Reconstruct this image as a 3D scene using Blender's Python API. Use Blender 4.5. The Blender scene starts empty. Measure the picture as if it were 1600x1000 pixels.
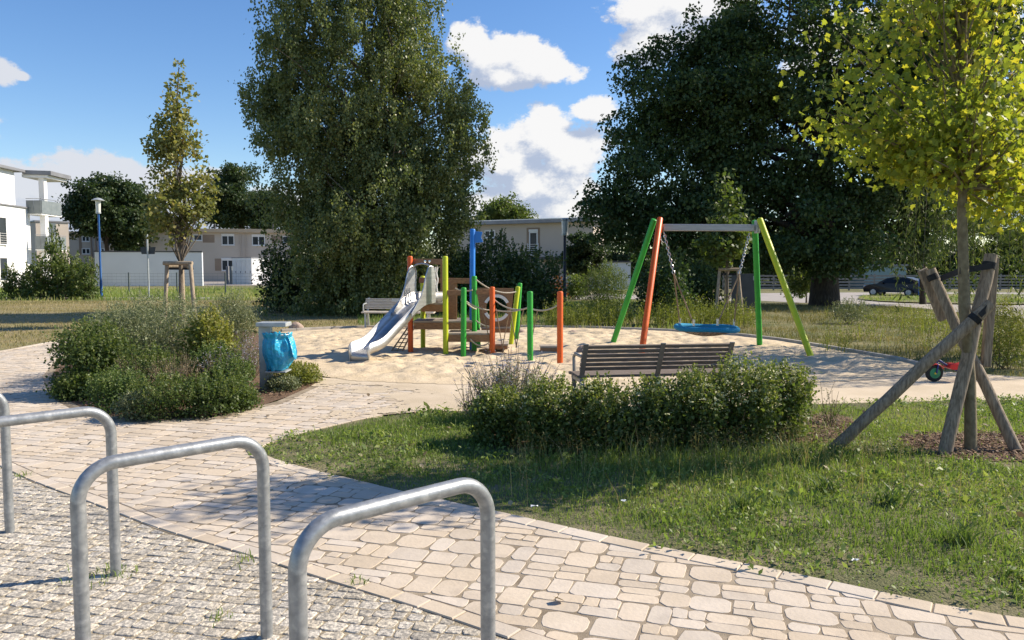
import bpy, bmesh, math, random
import numpy as np
from mathutils import Vector, Matrix

SC = bpy.context.scene
COL = SC.collection
R = math.radians
rng = np.random.default_rng(7)
random.seed(7)

# ------------------------------------------------------------------ camera
EYE, PITCH, F = 1.6, math.atan(82 / 1220), 1220.0
cam = bpy.data.cameras.new('camera')
cam.lens = F / 1600 * 36
cam.sensor_width = 36
cam.clip_start, cam.clip_end = 0.05, 6000
camo = bpy.data.objects.new('camera', cam)
COL.objects.link(camo)
camo.location = (0, 0, EYE)
camo.rotation_euler = (math.pi / 2 - PITCH, 0, 0)
SC.camera = camo

# ------------------------------------------------------------------ exposure, render settings
SC.view_settings.view_transform = 'Standard'
SC.view_settings.look = 'None'
SC.view_settings.exposure = 0.74
SC.view_settings.gamma = 1
SC.render.engine = 'CYCLES'
cy = SC.cycles
cy.use_denoising = True
cy.max_bounces = 6
cy.diffuse_bounces = 3
cy.glossy_bounces = 3
cy.transmission_bounces = 4
cy.transparent_max_bounces = 6
cy.sample_clamp_indirect = 6

# ------------------------------------------------------------------ sun
SUN_EL, SUN_AZ = R(37), math.atan2(0.965, 0.26)      # azimuth measured from +Y towards +X
sd = Vector((math.sin(SUN_AZ) * math.cos(SUN_EL), math.cos(SUN_AZ) * math.cos(SUN_EL), math.sin(SUN_EL)))
sun = bpy.data.lights.new('sun', 'SUN')
sun.energy = 4.6
sun.angle = R(0.5)
sun.color = (1.0, 0.90, 0.75)
suno = bpy.data.objects.new('sun', sun)
COL.objects.link(suno)
suno.location = (30, 10, 40)
suno.rotation_euler = sd.to_track_quat('Z', 'Y').to_euler()

# ------------------------------------------------------------------ pixel <-> world (photo is 1600 x 1000)
CP, SP = math.cos(PITCH), math.sin(PITCH)

def ray(px, py):
    a, b = (px - 800) / F, -(py - 500) / F
    return Vector((a, CP + b * SP, -SP + b * CP))

def PD(px, py, Y):                                   # point seen at a pixel, at distance Y ahead
    d = ray(px, py)
    t = Y / d.y
    return Vector((d.x * t, Y, EYE + d.z * t))

def sstep(a, b, v):
    t = min(1, max(0, (v - a) / (b - a)))
    return t * t * (3 - 2 * t)

def gh(x, y):                                        # the ground falls a little towards the car park
    return -0.55 * sstep(26, 60, y) * sstep(3, 14, x)

def G(px, py, z=0):                                  # point on the ground seen at a pixel
    d = ray(px, py)
    zz = z
    for _ in range(12):
        t = (zz - EYE) / d.z
        x, y = d.x * t, d.y * t
        zz = z + gh(x, y)
    return Vector((x, y, zz))

def G2(px, py):
    p = G(px, py)
    return (p.x, p.y)

# ------------------------------------------------------------------ world: physical sky + clouds
world = bpy.data.worlds.new('World')
SC.world = world
world.use_nodes = True
wt = world.node_tree
wt.nodes.clear()

def nd(t, typ, **kw):
    n = t.nodes.new(typ)
    for k, v in kw.items():
        setattr(n, k, v)
    return n

def mth(t, op, a, b=None, c=None, clamp=False):
    n = nd(t, 'ShaderNodeMath', operation=op)
    n.use_clamp = clamp
    for i, v in enumerate((a, b, c)):
        if v is None:
            continue
        if isinstance(v, (int, float)):
            n.inputs[i].default_value = v
        else:
            t.links.new(v, n.inputs[i])
    return n.outputs[0]

def azel(px, py):
    d = ray(px, py).normalized()
    return math.atan2(d.x, d.y), math.asin(d.z)

CLOUDS = [  # px, py, rx, ry in the photo's pixels, turned into directions
    (775, 85, 62, 40), (830, 98, 72, 40), (740, 75, 45, 42), (865, 112, 55, 26), (790, 120, 80, 22),
    (850, 215, 70, 50), (800, 250, 90, 60), (890, 245, 75, 60), (850, 290, 110, 60), (930, 170, 45, 22),
    (785, 330, 75, 45), (880, 330, 90, 40), (820, 345, 90, 30),
    (1010, 70, 56, 40), (1050, 40, 90, 50), (1080, 5, 130, 40), (1000, 20, 60, 25),
    (90, 300, 150, 52), (180, 290, 130, 46), (250, 305, 110, 52), (320, 305, 70, 46), (60, 335, 150, 50), (200, 340, 200, 50),
    (-4, 110, 34, 24), (430, 330, 90, 40), (30, 118, 16, 8),
    (1420, 60, 200, 60), (1650, 260, 160, 70), (-250, 200, 160, 60), (-420, 60, 160, 40), (1900, -40, 200, 70),
]
cg = bpy.data.node_groups.new('cloud_density', 'ShaderNodeTree')
cg.interface.new_socket('az', in_out='INPUT', socket_type='NodeSocketFloat')
cg.interface.new_socket('el', in_out='INPUT', socket_type='NodeSocketFloat')
cg.interface.new_socket('density', in_out='OUTPUT', socket_type='NodeSocketFloat')
gi, go = cg.nodes.new('NodeGroupInput'), cg.nodes.new('NodeGroupOutput')
cxyz = nd(cg, 'ShaderNodeCombineXYZ')
cg.links.new(gi.outputs[0], cxyz.inputs[0])
cg.links.new(mth(cg, 'MULTIPLY', gi.outputs[1], 1.35), cxyz.inputs[1])
n1 = nd(cg, 'ShaderNodeTexNoise')
n1.inputs['Scale'].default_value = 21
n1.inputs['Detail'].default_value = 9
n1.inputs['Roughness'].default_value = 0.66
cg.links.new(cxyz.outputs[0], n1.inputs['Vector'])
acc = None
for (px, py, rx, ry) in CLOUDS:
    a0, e0 = azel(px, py)
    dx = mth(cg, 'DIVIDE', mth(cg, 'SUBTRACT', gi.outputs[0], a0), rx / 1300)
    dy = mth(cg, 'DIVIDE', mth(cg, 'SUBTRACT', gi.outputs[1], e0), ry / 1300)
    d = mth(cg, 'SQRT', mth(cg, 'ADD', mth(cg, 'MULTIPLY', dx, dx), mth(cg, 'MULTIPLY', dy, dy)))
    v = mth(cg, 'MULTIPLY', mth(cg, 'SUBTRACT', 1.06, d), 1.25)
    acc = v if acc is None else mth(cg, 'SMOOTH_MAX', acc, v, 0.15)
acc = mth(cg, 'MAXIMUM', acc, -0.75)
dens = mth(cg, 'ADD', acc, mth(cg, 'MULTIPLY', mth(cg, 'SUBTRACT', n1.outputs[0], 0.5), 2.5))
cg.links.new(dens, go.inputs[0])

tc = nd(wt, 'ShaderNodeTexCoord')
sep = nd(wt, 'ShaderNodeSeparateXYZ')
wt.links.new(tc.outputs['Generated'], sep.inputs[0])
az = mth(wt, 'ARCTAN2', sep.outputs[0], sep.outputs[1])
el = mth(wt, 'ARCSINE', sep.outputs[2])
def cden(da, de):
    g = nd(wt, 'ShaderNodeGroup')
    g.node_tree = cg
    wt.links.new(mth(wt, 'ADD', az, da), g.inputs[0])
    wt.links.new(mth(wt, 'ADD', el, de), g.inputs[1])
    return g.outputs[0]
D0, D1 = cden(0, 0), cden(0.014, 0.026)
mr = nd(wt, 'ShaderNodeMapRange', interpolation_type='SMOOTHSTEP')
mr.inputs['From Min'].default_value = 0.02
mr.inputs['From Max'].default_value = 0.42
wt.links.new(D0, mr.inputs['Value'])
mask = mth(wt, 'MULTIPLY', mr.outputs[0], 0.97)
mr2 = nd(wt, 'ShaderNodeMapRange', interpolation_type='SMOOTHSTEP')
mr2.inputs['From Min'].default_value = -0.50
mr2.inputs['From Max'].default_value = 0.42
wt.links.new(mth(wt, 'SUBTRACT', D0, D1), mr2.inputs['Value'])
sky = nd(wt, 'ShaderNodeTexSky', sky_type='NISHITA')
sky.sun_disc = False
sky.sun_elevation = SUN_EL
sky.sun_rotation = SUN_AZ
sky.altitude = 0
sky.air_density = 1.0
sky.dust_density = 0.25
sky.ozone_density = 2.2
SKYK = 0.125
cc = nd(wt, 'ShaderNodeMix', data_type='RGBA')
cc.inputs['A'].default_value = (2.2, 2.55, 3.3, 1)     # shaded side of a cloud
cc.inputs['B'].default_value = (4.6, 4.55, 4.5, 1)     # sunlit side
bank = nd(wt, 'ShaderNodeMapRange', interpolation_type='SMOOTHSTEP')      # the far bank on the left is thin and grey
bank.inputs['From Min'].default_value = -0.42
bank.inputs['From Max'].default_value = -0.24
bank.inputs['To Min'].default_value = 0.55
wt.links.new(az, bank.inputs['Value'])
wt.links.new(mth(wt, 'MULTIPLY', mr2.outputs[0], bank.outputs[0]), cc.inputs['Factor'])
hs = nd(wt, 'ShaderNodeHueSaturation')
hs.inputs['Hue'].default_value = 0.508
hs.inputs['Saturation'].default_value = 1.24
hs.inputs['Value'].default_value = 0.81
wt.links.new(sky.outputs[0], hs.inputs['Color'])
mx = nd(wt, 'ShaderNodeMix', data_type='RGBA')
wt.links.new(mask, mx.inputs['Factor'])
wt.links.new(hs.outputs[0], mx.inputs['A'])
wt.links.new(cc.outputs['Result'], mx.inputs['B'])
bg = nd(wt, 'ShaderNodeBackground')
bg.inputs['Strength'].default_value = SKYK
wt.links.new(mx.outputs['Result'], bg.inputs['Color'])
wo = nd(wt, 'ShaderNodeOutputWorld')
wt.links.new(bg.outputs[0], wo.inputs['Surface'])

# ------------------------------------------------------------------ materials
def M(name, c1, c2=None, scale=6.0, rough=0.75, metal=0.0, bump=0.0, bscale=None, detail=6, island=0.0,
      lo=0.35, hi=0.65, spec=0.4, stretch=None, c3=None, s3=60.0, a3=0.5, coat=0.0):
    m = bpy.data.materials.new(name)
    m.use_nodes = True
    t = m.node_tree
    b = t.nodes['Principled BSDF']
    b.inputs['Roughness'].default_value = rough
    b.inputs['Metallic'].default_value = metal
    b.inputs['Specular IOR Level'].default_value = spec
    if coat:
        b.inputs['Coat Weight'].default_value = coat
    tcx = nd(t, 'ShaderNodeTexCoord')
    vec = tcx.outputs['Object']
    if stretch:
        mp = nd(t, 'ShaderNodeMapping')
        mp.inputs['Scale'].default_value = stretch
        t.links.new(vec, mp.inputs['Vector'])
        vec = mp.outputs[0]
    col = None
    if c2 is not None:
        nz = nd(t, 'ShaderNodeTexNoise')
        nz.inputs['Scale'].default_value = scale
        nz.inputs['Detail'].default_value = detail
        t.links.new(vec, nz.inputs['Vector'])
        rp = nd(t, 'ShaderNodeValToRGB')
        rp.color_ramp.elements[0].position, rp.color_ramp.elements[1].position = lo, hi
        rp.color_ramp.elements[0].color = (*c1, 1)
        rp.color_ramp.elements[1].color = (*c2, 1)
        t.links.new(nz.outputs[0], rp.inputs[0])
        col = rp.outputs[0]
    if c3 is not None:
        nz3 = nd(t, 'ShaderNodeTexNoise')
        nz3.inputs['Scale'].default_value = s3
        nz3.inputs['Detail'].default_value = 3
        t.links.new(vec, nz3.inputs['Vector'])
        r3 = nd(t, 'ShaderNodeMapRange')
        r3.inputs['From Min'].default_value = 0.55
        r3.inputs['From Max'].default_value = 0.7
        r3.inputs['To Max'].default_value = a3
        t.links.new(nz3.outputs[0], r3.inputs['Value'])
        m3 = nd(t, 'ShaderNodeMix', data_type='RGBA')
        t.links.new(r3.outputs[0], m3.inputs['Factor'])
        if col is None:
            m3.inputs['A'].default_value = (*c1, 1)
        else:
            t.links.new(col, m3.inputs['A'])
        m3.inputs['B'].default_value = (*c3, 1)
        col = m3.outputs['Result']
    if island:
        ge = nd(t, 'ShaderNodeNewGeometry')
        h = nd(t, 'ShaderNodeHueSaturation')
        mrr = nd(t, 'ShaderNodeMapRange')
        mrr.inputs['To Min'].default_value = 1 - island
        mrr.inputs['To Max'].default_value = 1 + island
        t.links.new(ge.outputs['Random Per Island'], mrr.inputs['Value'])
        t.links.new(mrr.outputs[0], h.inputs['Value'])
        wn = nd(t, 'ShaderNodeTexWhiteNoise', noise_dimensions='1D')
        t.links.new(ge.outputs['Random Per Island'], wn.inputs['W'])
        ms = nd(t, 'ShaderNodeMapRange')
        ms.inputs['To Min'].default_value = 0.8
        ms.inputs['To Max'].default_value = 1.12
        t.links.new(wn.outputs[0], ms.inputs['Value'])
        t.links.new(ms.outputs[0], h.inputs['Saturation'])
        if col is None:
            h.inputs['Color'].default_value = (*c1, 1)
        else:
            t.links.new(col, h.inputs['Color'])
        col = h.outputs[0]
    if col is None:
        b.inputs['Base Color'].default_value = (*c1, 1)
    else:
        t.links.new(col, b.inputs['Base Color'])
    if bump:
        nb = nd(t, 'ShaderNodeTexNoise')
        nb.inputs['Scale'].default_value = bscale or scale * 4
        nb.inputs['Detail'].default_value = 8
        t.links.new(vec, nb.inputs['Vector'])
        bp = nd(t, 'ShaderNodeBump')
        bp.inputs['Strength'].default_value = 1.0
        bp.inputs['Distance'].default_value = bump
        t.links.new(nb.outputs[0], bp.inputs['Height'])
        t.links.new(bp.outputs[0], b.inputs['Normal'])
    return m

def LM(name, stops, trans=0.35, tgain=(1.5, 1.6, 0.7), rough=0.5, spec=0.35):
    """leaf material: colour picked by each leaf's own 'rnd' value; thin leaves let light through"""
    m = bpy.data.materials.new(name)
    m.use_nodes = True
    t = m.node_tree
    b = t.nodes['Principled BSDF']
    b.inputs['Roughness'].default_value = rough
    b.inputs['Specular IOR Level'].default_value = spec
    at = nd(t, 'ShaderNodeAttribute', attribute_name='rnd')
    rp = nd(t, 'ShaderNodeValToRGB')
    els = rp.color_ramp.elements
    els[0].position, els[0].color = stops[0][0], (*stops[0][1], 1)
    els[1].position, els[1].color = stops[-1][0], (*stops[-1][1], 1)
    for p, c in stops[1:-1]:
        e = els.new(p)
        e.color = (*c, 1)
    t.links.new(at.outputs['Fac'], rp.inputs[0])
    t.links.new(rp.outputs[0], b.inputs['Base Color'])
    if trans:
        tg = nd(t, 'ShaderNodeMix', data_type='RGBA', blend_type='MULTIPLY')
        tg.inputs['Factor'].default_value = 1
        t.links.new(rp.outputs[0], tg.inputs['A'])
        tg.inputs['B'].default_value = (*tgain, 1)
        tr = nd(t, 'ShaderNodeBsdfTranslucent')
        t.links.new(tg.outputs['Result'], tr.inputs['Color'])
        ms = nd(t, 'ShaderNodeMixShader')
        ms.inputs[0].default_value = trans
        t.links.new(b.outputs[0], ms.inputs[1])
        t.links.new(tr.outputs[0], ms.inputs[2])
        t.links.new(ms.outputs[0], t.nodes['Material Output'].inputs['Surface'])
    return m

MAT = dict(
    ground=M('soil and thin grass', (0.085, 0.10, 0.03), (0.23, 0.19, 0.085), 0.9, 0.95, bump=0.03, bscale=30, c3=(0.10, 0.13, 0.035), s3=9, a3=0.8),
    lawnsoil=M('lawn soil', (0.12, 0.12, 0.05), (0.30, 0.24, 0.15), 2.2, 0.95, bump=0.02, bscale=60, lo=.45, hi=.75),
    joint=M('joint sand', (0.20, 0.155, 0.105), (0.37, 0.30, 0.215), 7, 0.95, bump=0.004, bscale=200),
    paver=M('pale paving stone', (0.50, 0.415, 0.315), (0.595, 0.50, 0.39), 2.5, 0.85, bump=0.0026, bscale=40, island=0.085, c3=(0.36, 0.30, 0.235), s3=5, a3=0.42, spec=.25),
    sett=M('granite setts', (0.30, 0.27, 0.225), (0.62, 0.545, 0.43), 60, 0.85, bump=0.006, bscale=75, island=0.22, detail=4, lo=.42, hi=.6, c3=(0.14, 0.13, 0.12), s3=90, a3=.65, spec=.3),
    settjoint=M('sett joints', (0.27, 0.22, 0.15), (0.42, 0.35, 0.24), 40, 0.95, bump=0.01, bscale=120),
    sand=M('play sand', (0.53, 0.42, 0.275), (0.65, 0.525, 0.36), 2.5, 0.95, bump=0.012, bscale=22, c3=(0.52, 0.42, 0.29), s3=35, a3=0.5, spec=.2),
    sandpath=M('trodden sand path', (0.52, 0.425, 0.30), (0.61, 0.505, 0.37), 1.8, 0.95, bump=0.004, bscale=90, c3=(0.5, 0.42, 0.31), s3=50, a3=0.35, spec=.2),
    kerb=M('kerb stone', (0.33, 0.30, 0.26), (0.45, 0.41, 0.35), 5, 0.85, bump=0.003, bscale=60),
    road=M('pale road', (0.30, 0.27, 0.24), (0.37, 0.33, 0.29), 1.2, 0.9, bump=0.003, bscale=80),
    mulch=M('bark mulch soil', (0.09, 0.05, 0.03), (0.22, 0.14, 0.085), 22, 0.95, bump=0.02, bscale=70),
    steel=M('galvanised tube', (0.25, 0.26, 0.265), (0.36, 0.37, 0.375), 28, 0.42, metal=0.5, bump=0.0006, bscale=80, c3=(0.62, 0.62, 0.60), s3=30, a3=0.38, stretch=(1, 1, 1.2)),
    stainless=M('stainless sheet', (0.46, 0.455, 0.44), (0.57, 0.565, 0.55), 3, 0.46, metal=1.0, stretch=(1, 1, 8)),
    zinc=M('zinc post', (0.38, 0.41, 0.41), (0.50, 0.52, 0.52), 8, 0.5, metal=0.4),
    bag=M('blue plastic bag', (0.015, 0.33, 0.55), (0.03, 0.43, 0.66), 6, 0.28, bump=0.03, bscale=16, spec=.6),
    orange=M('orange paint', (0.72, 0.125, 0.012), (0.66, 0.10, 0.012), 4, 0.42, c3=(0.5, 0.1, 0.02), s3=14, a3=.5, bump=0.0008, bscale=40),
    lime=M('lime paint', (0.52, 0.58, 0.015), (0.46, 0.52, 0.015), 4, 0.42, c3=(0.36, 0.4, 0.03), s3=14, a3=.5, bump=0.0008, bscale=40),
    green=M('green paint', (0.035, 0.36, 0.035), (0.03, 0.30, 0.03), 4, 0.42, c3=(0.03, 0.22, 0.03), s3=14, a3=.5, bump=0.0008, bscale=40),
    bluep=M('blue paint', (0.02, 0.20, 0.64), (0.02, 0.17, 0.54), 4, 0.42),
    wood=M('brown play wood', (0.22, 0.115, 0.055), (0.32, 0.18, 0.09), 5, 0.7, stretch=(3, 3, 14), bump=0.001, bscale=40),
    deck=M('weathered deck', (0.30, 0.25, 0.20), (0.42, 0.36, 0.29), 7, 0.8, stretch=(1, 8, 8), bump=0.001),
    white=M('white paint', (0.78, 0.77, 0.74), (0.70, 0.69, 0.66), 2, 0.6),
    rope=M('pale rope', (0.50, 0.45, 0.36), (0.36, 0.31, 0.25), 90, 0.9, bump=0.003, bscale=200),
    hemp=M('brown rope', (0.30, 0.21, 0.12), (0.22, 0.15, 0.09), 90, 0.9, bump=0.003, bscale=200),
    chain=M('chain steel', (0.55, 0.55, 0.53), None, rough=0.35, metal=0.8),
    beam=M('aluminium beam', (0.36, 0.36, 0.36), (0.44, 0.44, 0.43), 4, 0.45, metal=0.5, stretch=(1, 9, 9)),
    nest=M('blue rope ring', (0.01, 0.20, 0.36), (0.015, 0.26, 0.44), 60, 0.8, bump=0.008, bscale=90),
    benchpale=M('pale bench wood', (0.52, 0.45, 0.36), (0.62, 0.55, 0.45), 5, 0.75, stretch=(1, 9, 9)),
    benchdark=M('greyed bench wood', (0.14, 0.105, 0.082), (0.23, 0.185, 0.15), 6, 0.72, stretch=(1, 12, 12), bump=0.0015, bscale=40, c3=(0.24, 0.2, 0.17), s3=30, a3=.35),
    benchmetal=M('bench steel', (0.25, 0.25, 0.24), (0.32, 0.32, 0.31), 9, 0.5, metal=0.5),
    stake=M('weathered stake', (0.19, 0.145, 0.10), (0.37, 0.29, 0.21), 7, 0.85, stretch=(9, 9, 1.2), bump=0.0035, bscale=11, c3=(0.09, 0.066, 0.047), s3=8, a3=0.55),
    stakecut=M('cut stake end', (0.45, 0.35, 0.24), (0.34, 0.26, 0.17), 30, 0.85),
    strap=M('black strap', (0.012, 0.012, 0.013), (0.025, 0.025, 0.026), 30, 0.8),
    bark=M('bark', (0.10, 0.08, 0.06), (0.20, 0.165, 0.125), 6, 0.9, stretch=(5, 5, 1), bump=0.03, bscale=9),
    darkbark=M('dark bark', (0.035, 0.028, 0.022), (0.085, 0.068, 0.05), 5, 0.95, stretch=(4, 4, 0.8), bump=0.05, bscale=6),
    youngbark=M('young bark', (0.16, 0.125, 0.072), (0.25, 0.205, 0.125), 9, 0.85, stretch=(3, 3, 2), bump=0.004, bscale=14, c3=(0.13, 0.11, 0.06), s3=10, a3=.6),
    birchbark=M('birch bark', (0.55, 0.53, 0.48), (0.12, 0.11, 0.10), 4, 0.8, stretch=(1, 1, 4), lo=.5, hi=.62),
    twig=M('twigs', (0.13, 0.09, 0.055), (0.22, 0.16, 0.10), 14, 0.9),
    rock=M('boulder', (0.30, 0.22, 0.17), (0.42, 0.32, 0.26), 7, 0.9, bump=0.02, bscale=14),
    whitewall=M('white render', (0.80, 0.79, 0.77), (0.84, 0.83, 0.81), 0.7, 0.9),
    palewall=M('pale garage render', (0.62, 0.64, 0.65), (0.66, 0.68, 0.69), 0.6, 0.9),
    tanwall=M('tan render', (0.50, 0.43, 0.355), (0.55, 0.475, 0.395), 0.5, 0.92),
    tanwall2=M('light tan render', (0.50, 0.43, 0.36), (0.54, 0.465, 0.39), 0.5, 0.92),
    brownpanel=M('brown render panel', (0.27, 0.20, 0.145), (0.31, 0.235, 0.17), 0.8, 0.92),
    tanroof=M('tan roof edge', (0.50, 0.38, 0.25), (0.58, 0.45, 0.31), 1, 0.8),
    greyroof=M('grey roof metal', (0.20, 0.20, 0.21), (0.27, 0.27, 0.28), 1, 0.55, metal=0.3),
    dark=M('dark grey metal', (0.05, 0.052, 0.055), (0.075, 0.077, 0.08), 3, 0.55),
    balc=M('grey balcony panel', (0.16, 0.185, 0.19), (0.20, 0.225, 0.23), 2, 0.45),
    glass=M('window glass', (0.02, 0.026, 0.03), (0.05, 0.06, 0.07), 0.6, 0.25, spec=.2),
    frost=M('lamp glass', (0.70, 0.70, 0.66), None, rough=0.25, spec=.6),
    lampblue=M('blue lamp post', (0.015, 0.09, 0.28), (0.02, 0.11, 0.33), 3, 0.45),
    lampdark=M('dark blue lamp post', (0.012, 0.02, 0.045), (0.018, 0.028, 0.06), 3, 0.45),
    carpaint=M('black car paint', (0.008, 0.008, 0.010), None, rough=0.3, spec=.25, coat=.15),
    carglass=M('car glass', (0.012, 0.015, 0.018), None, rough=0.15, spec=.3),
    chrome=M('chrome', (0.75, 0.75, 0.75), None, rough=0.15, metal=1.0),
    rubber=M('rubber', (0.018, 0.018, 0.018), (0.03, 0.03, 0.03), 30, 0.85),
    red=M('red plastic', (0.58, 0.018, 0.02), (0.5, 0.02, 0.02), 5, 0.4),
    navy=M('navy tube', (0.02, 0.03, 0.16), None, rough=0.4),
    yellow=M('yellow plastic', (0.72, 0.50, 0.03), None, rough=0.4),
    hubgreen=M('green plastic', (0.03, 0.22, 0.10), None, rough=0.5),
    wire=M('fence wire', (0.12, 0.14, 0.13), None, rough=0.6),
    fencewood=M('grey fence boards', (0.20, 0.18, 0.16), (0.30, 0.275, 0.25), 4, 0.85, stretch=(1, 6, 6)),
    chips=M('bark chips', (0.15, 0.085, 0.05), (0.32, 0.22, 0.14), 40, 0.95, island=0.35),
    paperw=M('paper scrap', (0.8, 0.8, 0.78), None, rough=0.8),
    shedteal=M('pale teal shed', (0.22, 0.31, 0.31), (0.26, 0.35, 0.34), 1, 0.8),
)
LEAF = dict(
    birch=LM('birch leaves', [(0, (0.075, 0.11, 0.042)), (.55, (0.16, 0.19, 0.072)), (.9, (0.26, 0.27, 0.10)), (1, (0.37, 0.33, 0.13))], 0.32, rough=.42),
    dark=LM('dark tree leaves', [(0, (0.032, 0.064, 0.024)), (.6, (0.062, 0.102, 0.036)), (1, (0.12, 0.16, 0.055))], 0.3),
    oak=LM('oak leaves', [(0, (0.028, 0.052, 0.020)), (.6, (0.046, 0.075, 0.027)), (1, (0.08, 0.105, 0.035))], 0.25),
    mid=LM('mid green leaves', [(0, (0.055, 0.09, 0.022)), (.6, (0.11, 0.15, 0.04)), (1, (0.21, 0.225, 0.07))], 0.36),
    maple=LM('turning maple leaves', [(0, (0.16, 0.22, 0.035)), (.5, (0.27, 0.32, 0.045)), (.8, (0.42, 0.40, 0.05)), (.92, (0.62, 0.45, 0.06)), (1, (0.58, 0.30, 0.05))], 0.52, tgain=(1.5, 1.42, 0.7)),
    pear=LM('bronzing young tree leaves', [(0, (0.12, 0.15, 0.05)), (.5, (0.22, 0.235, 0.08)), (.85, (0.34, 0.30, 0.11)), (1, (0.38, 0.24, 0.12))], 0.42, tgain=(1.4, 1.4, .7)),
    willow=LM('willow leaves', [(0, (0.08, 0.115, 0.03)), (.6, (0.13, 0.16, 0.045)), (1, (0.2, 0.22, 0.07))], 0.35),
    grey=LM('grey green leaves', [(0, (0.11, 0.135, 0.065)), (.6, (0.185, 0.21, 0.105)), (1, (0.29, 0.295, 0.165))], 0.25, tgain=(1.2, 1.3, .8)),
    yellowg=LM('yellow green leaves', [(0, (0.12, 0.15, 0.03)), (.7, (0.22, 0.23, 0.05)), (1, (0.33, 0.29, 0.08))], 0.35),
    shrub=LM('shrub leaves', [(0, (0.045, 0.075, 0.02)), (.6, (0.085, 0.125, 0.035)), (1, (0.19, 0.21, 0.065))], 0.35),
    hedge=LM('hedge leaves', [(0, (0.06, 0.095, 0.025)), (.6, (0.125, 0.165, 0.045)), (1, (0.26, 0.27, 0.085))], 0.36),
    bright=LM('bright low leaves', [(0, (0.055, 0.095, 0.028)), (.7, (0.105, 0.155, 0.042)), (1, (0.19, 0.22, 0.075))], 0.3),
    bloom=LM('cream flower heads', [(0, (0.48, 0.50, 0.20)), (.6, (0.68, 0.66, 0.34)), (1, (0.8, 0.75, 0.48))], 0.2, tgain=(1, 1, 1)),
    lilac=LM('lilac florets', [(0, (0.30, 0.29, 0.42)), (.6, (0.42, 0.40, 0.55)), (1, (0.5, 0.5, 0.5))], 0.2, tgain=(1, 1, 1)),
    dry=LM('dry stems', [(0, (0.18, 0.13, 0.075)), (.6, (0.30, 0.23, 0.14)), (1, (0.40, 0.34, 0.22))], 0.2, tgain=(1, 1, .8)),
    grass=LM('grass blades', [(0, (0.12, 0.175, 0.04)), (.5, (0.21, 0.28, 0.07)), (.8, (0.31, 0.335, 0.11)), (.95, (0.40, 0.34, 0.16)), (1, (0.48, 0.40, 0.23))], 0.4, tgain=(1.3, 1.4, .7)),
    drygrass=LM('dry grass blades', [(0, (0.12, 0.135, 0.035)), (.45, (0.23, 0.21, 0.075)), (1, (0.40, 0.32, 0.16))], 0.3, tgain=(1.2, 1.2, .8)),
    rust=LM('rust coloured leaves', [(0, (0.25, 0.08, 0.03)), (1, (0.42, 0.2, 0.06))], 0.3, tgain=(1.2, 1, .7)),
)

# ------------------------------------------------------------------ object helpers
W = {}          # world origin of each object's local space

def tag(o, label=None, cat=None, group=None, kind=None):
    if label: o['label'] = label
    if cat: o['category'] = cat
    if group: o['group'] = group
    if kind: o['kind'] = kind
    return o

def thing(name, label, cat, loc=(0, 0, 0), group=None):
    o = bpy.data.objects.new(name, None)
    o.empty_display_size = 0.2
    COL.objects.link(o)
    o.location = loc
    W[o.name] = Vector(loc)
    return tag(o, label, cat, group)

def link(name, me, mat, parent=None, loc=None):
    if mat is not None:
        for m in (mat if isinstance(mat, (list, tuple)) else [mat]):
            me.materials.append(m)
    o = bpy.data.objects.new(name, me)
    COL.objects.link(o)
    if parent is not None:
        o.parent = parent
        W[o.name] = W[parent.name]
    else:
        o.location = loc or (0, 0, 0)
        W[o.name] = Vector(loc or (0, 0, 0))
    return o

def children(o):
    return [c for c in bpy.data.objects if c.parent == o]

def copy_tree(o, parent=None):
    c = o.copy()
    COL.objects.link(c)
    if parent is not None:
        c.parent = parent
    for ch in children(o):
        copy_tree(ch, c)
    return c

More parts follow.
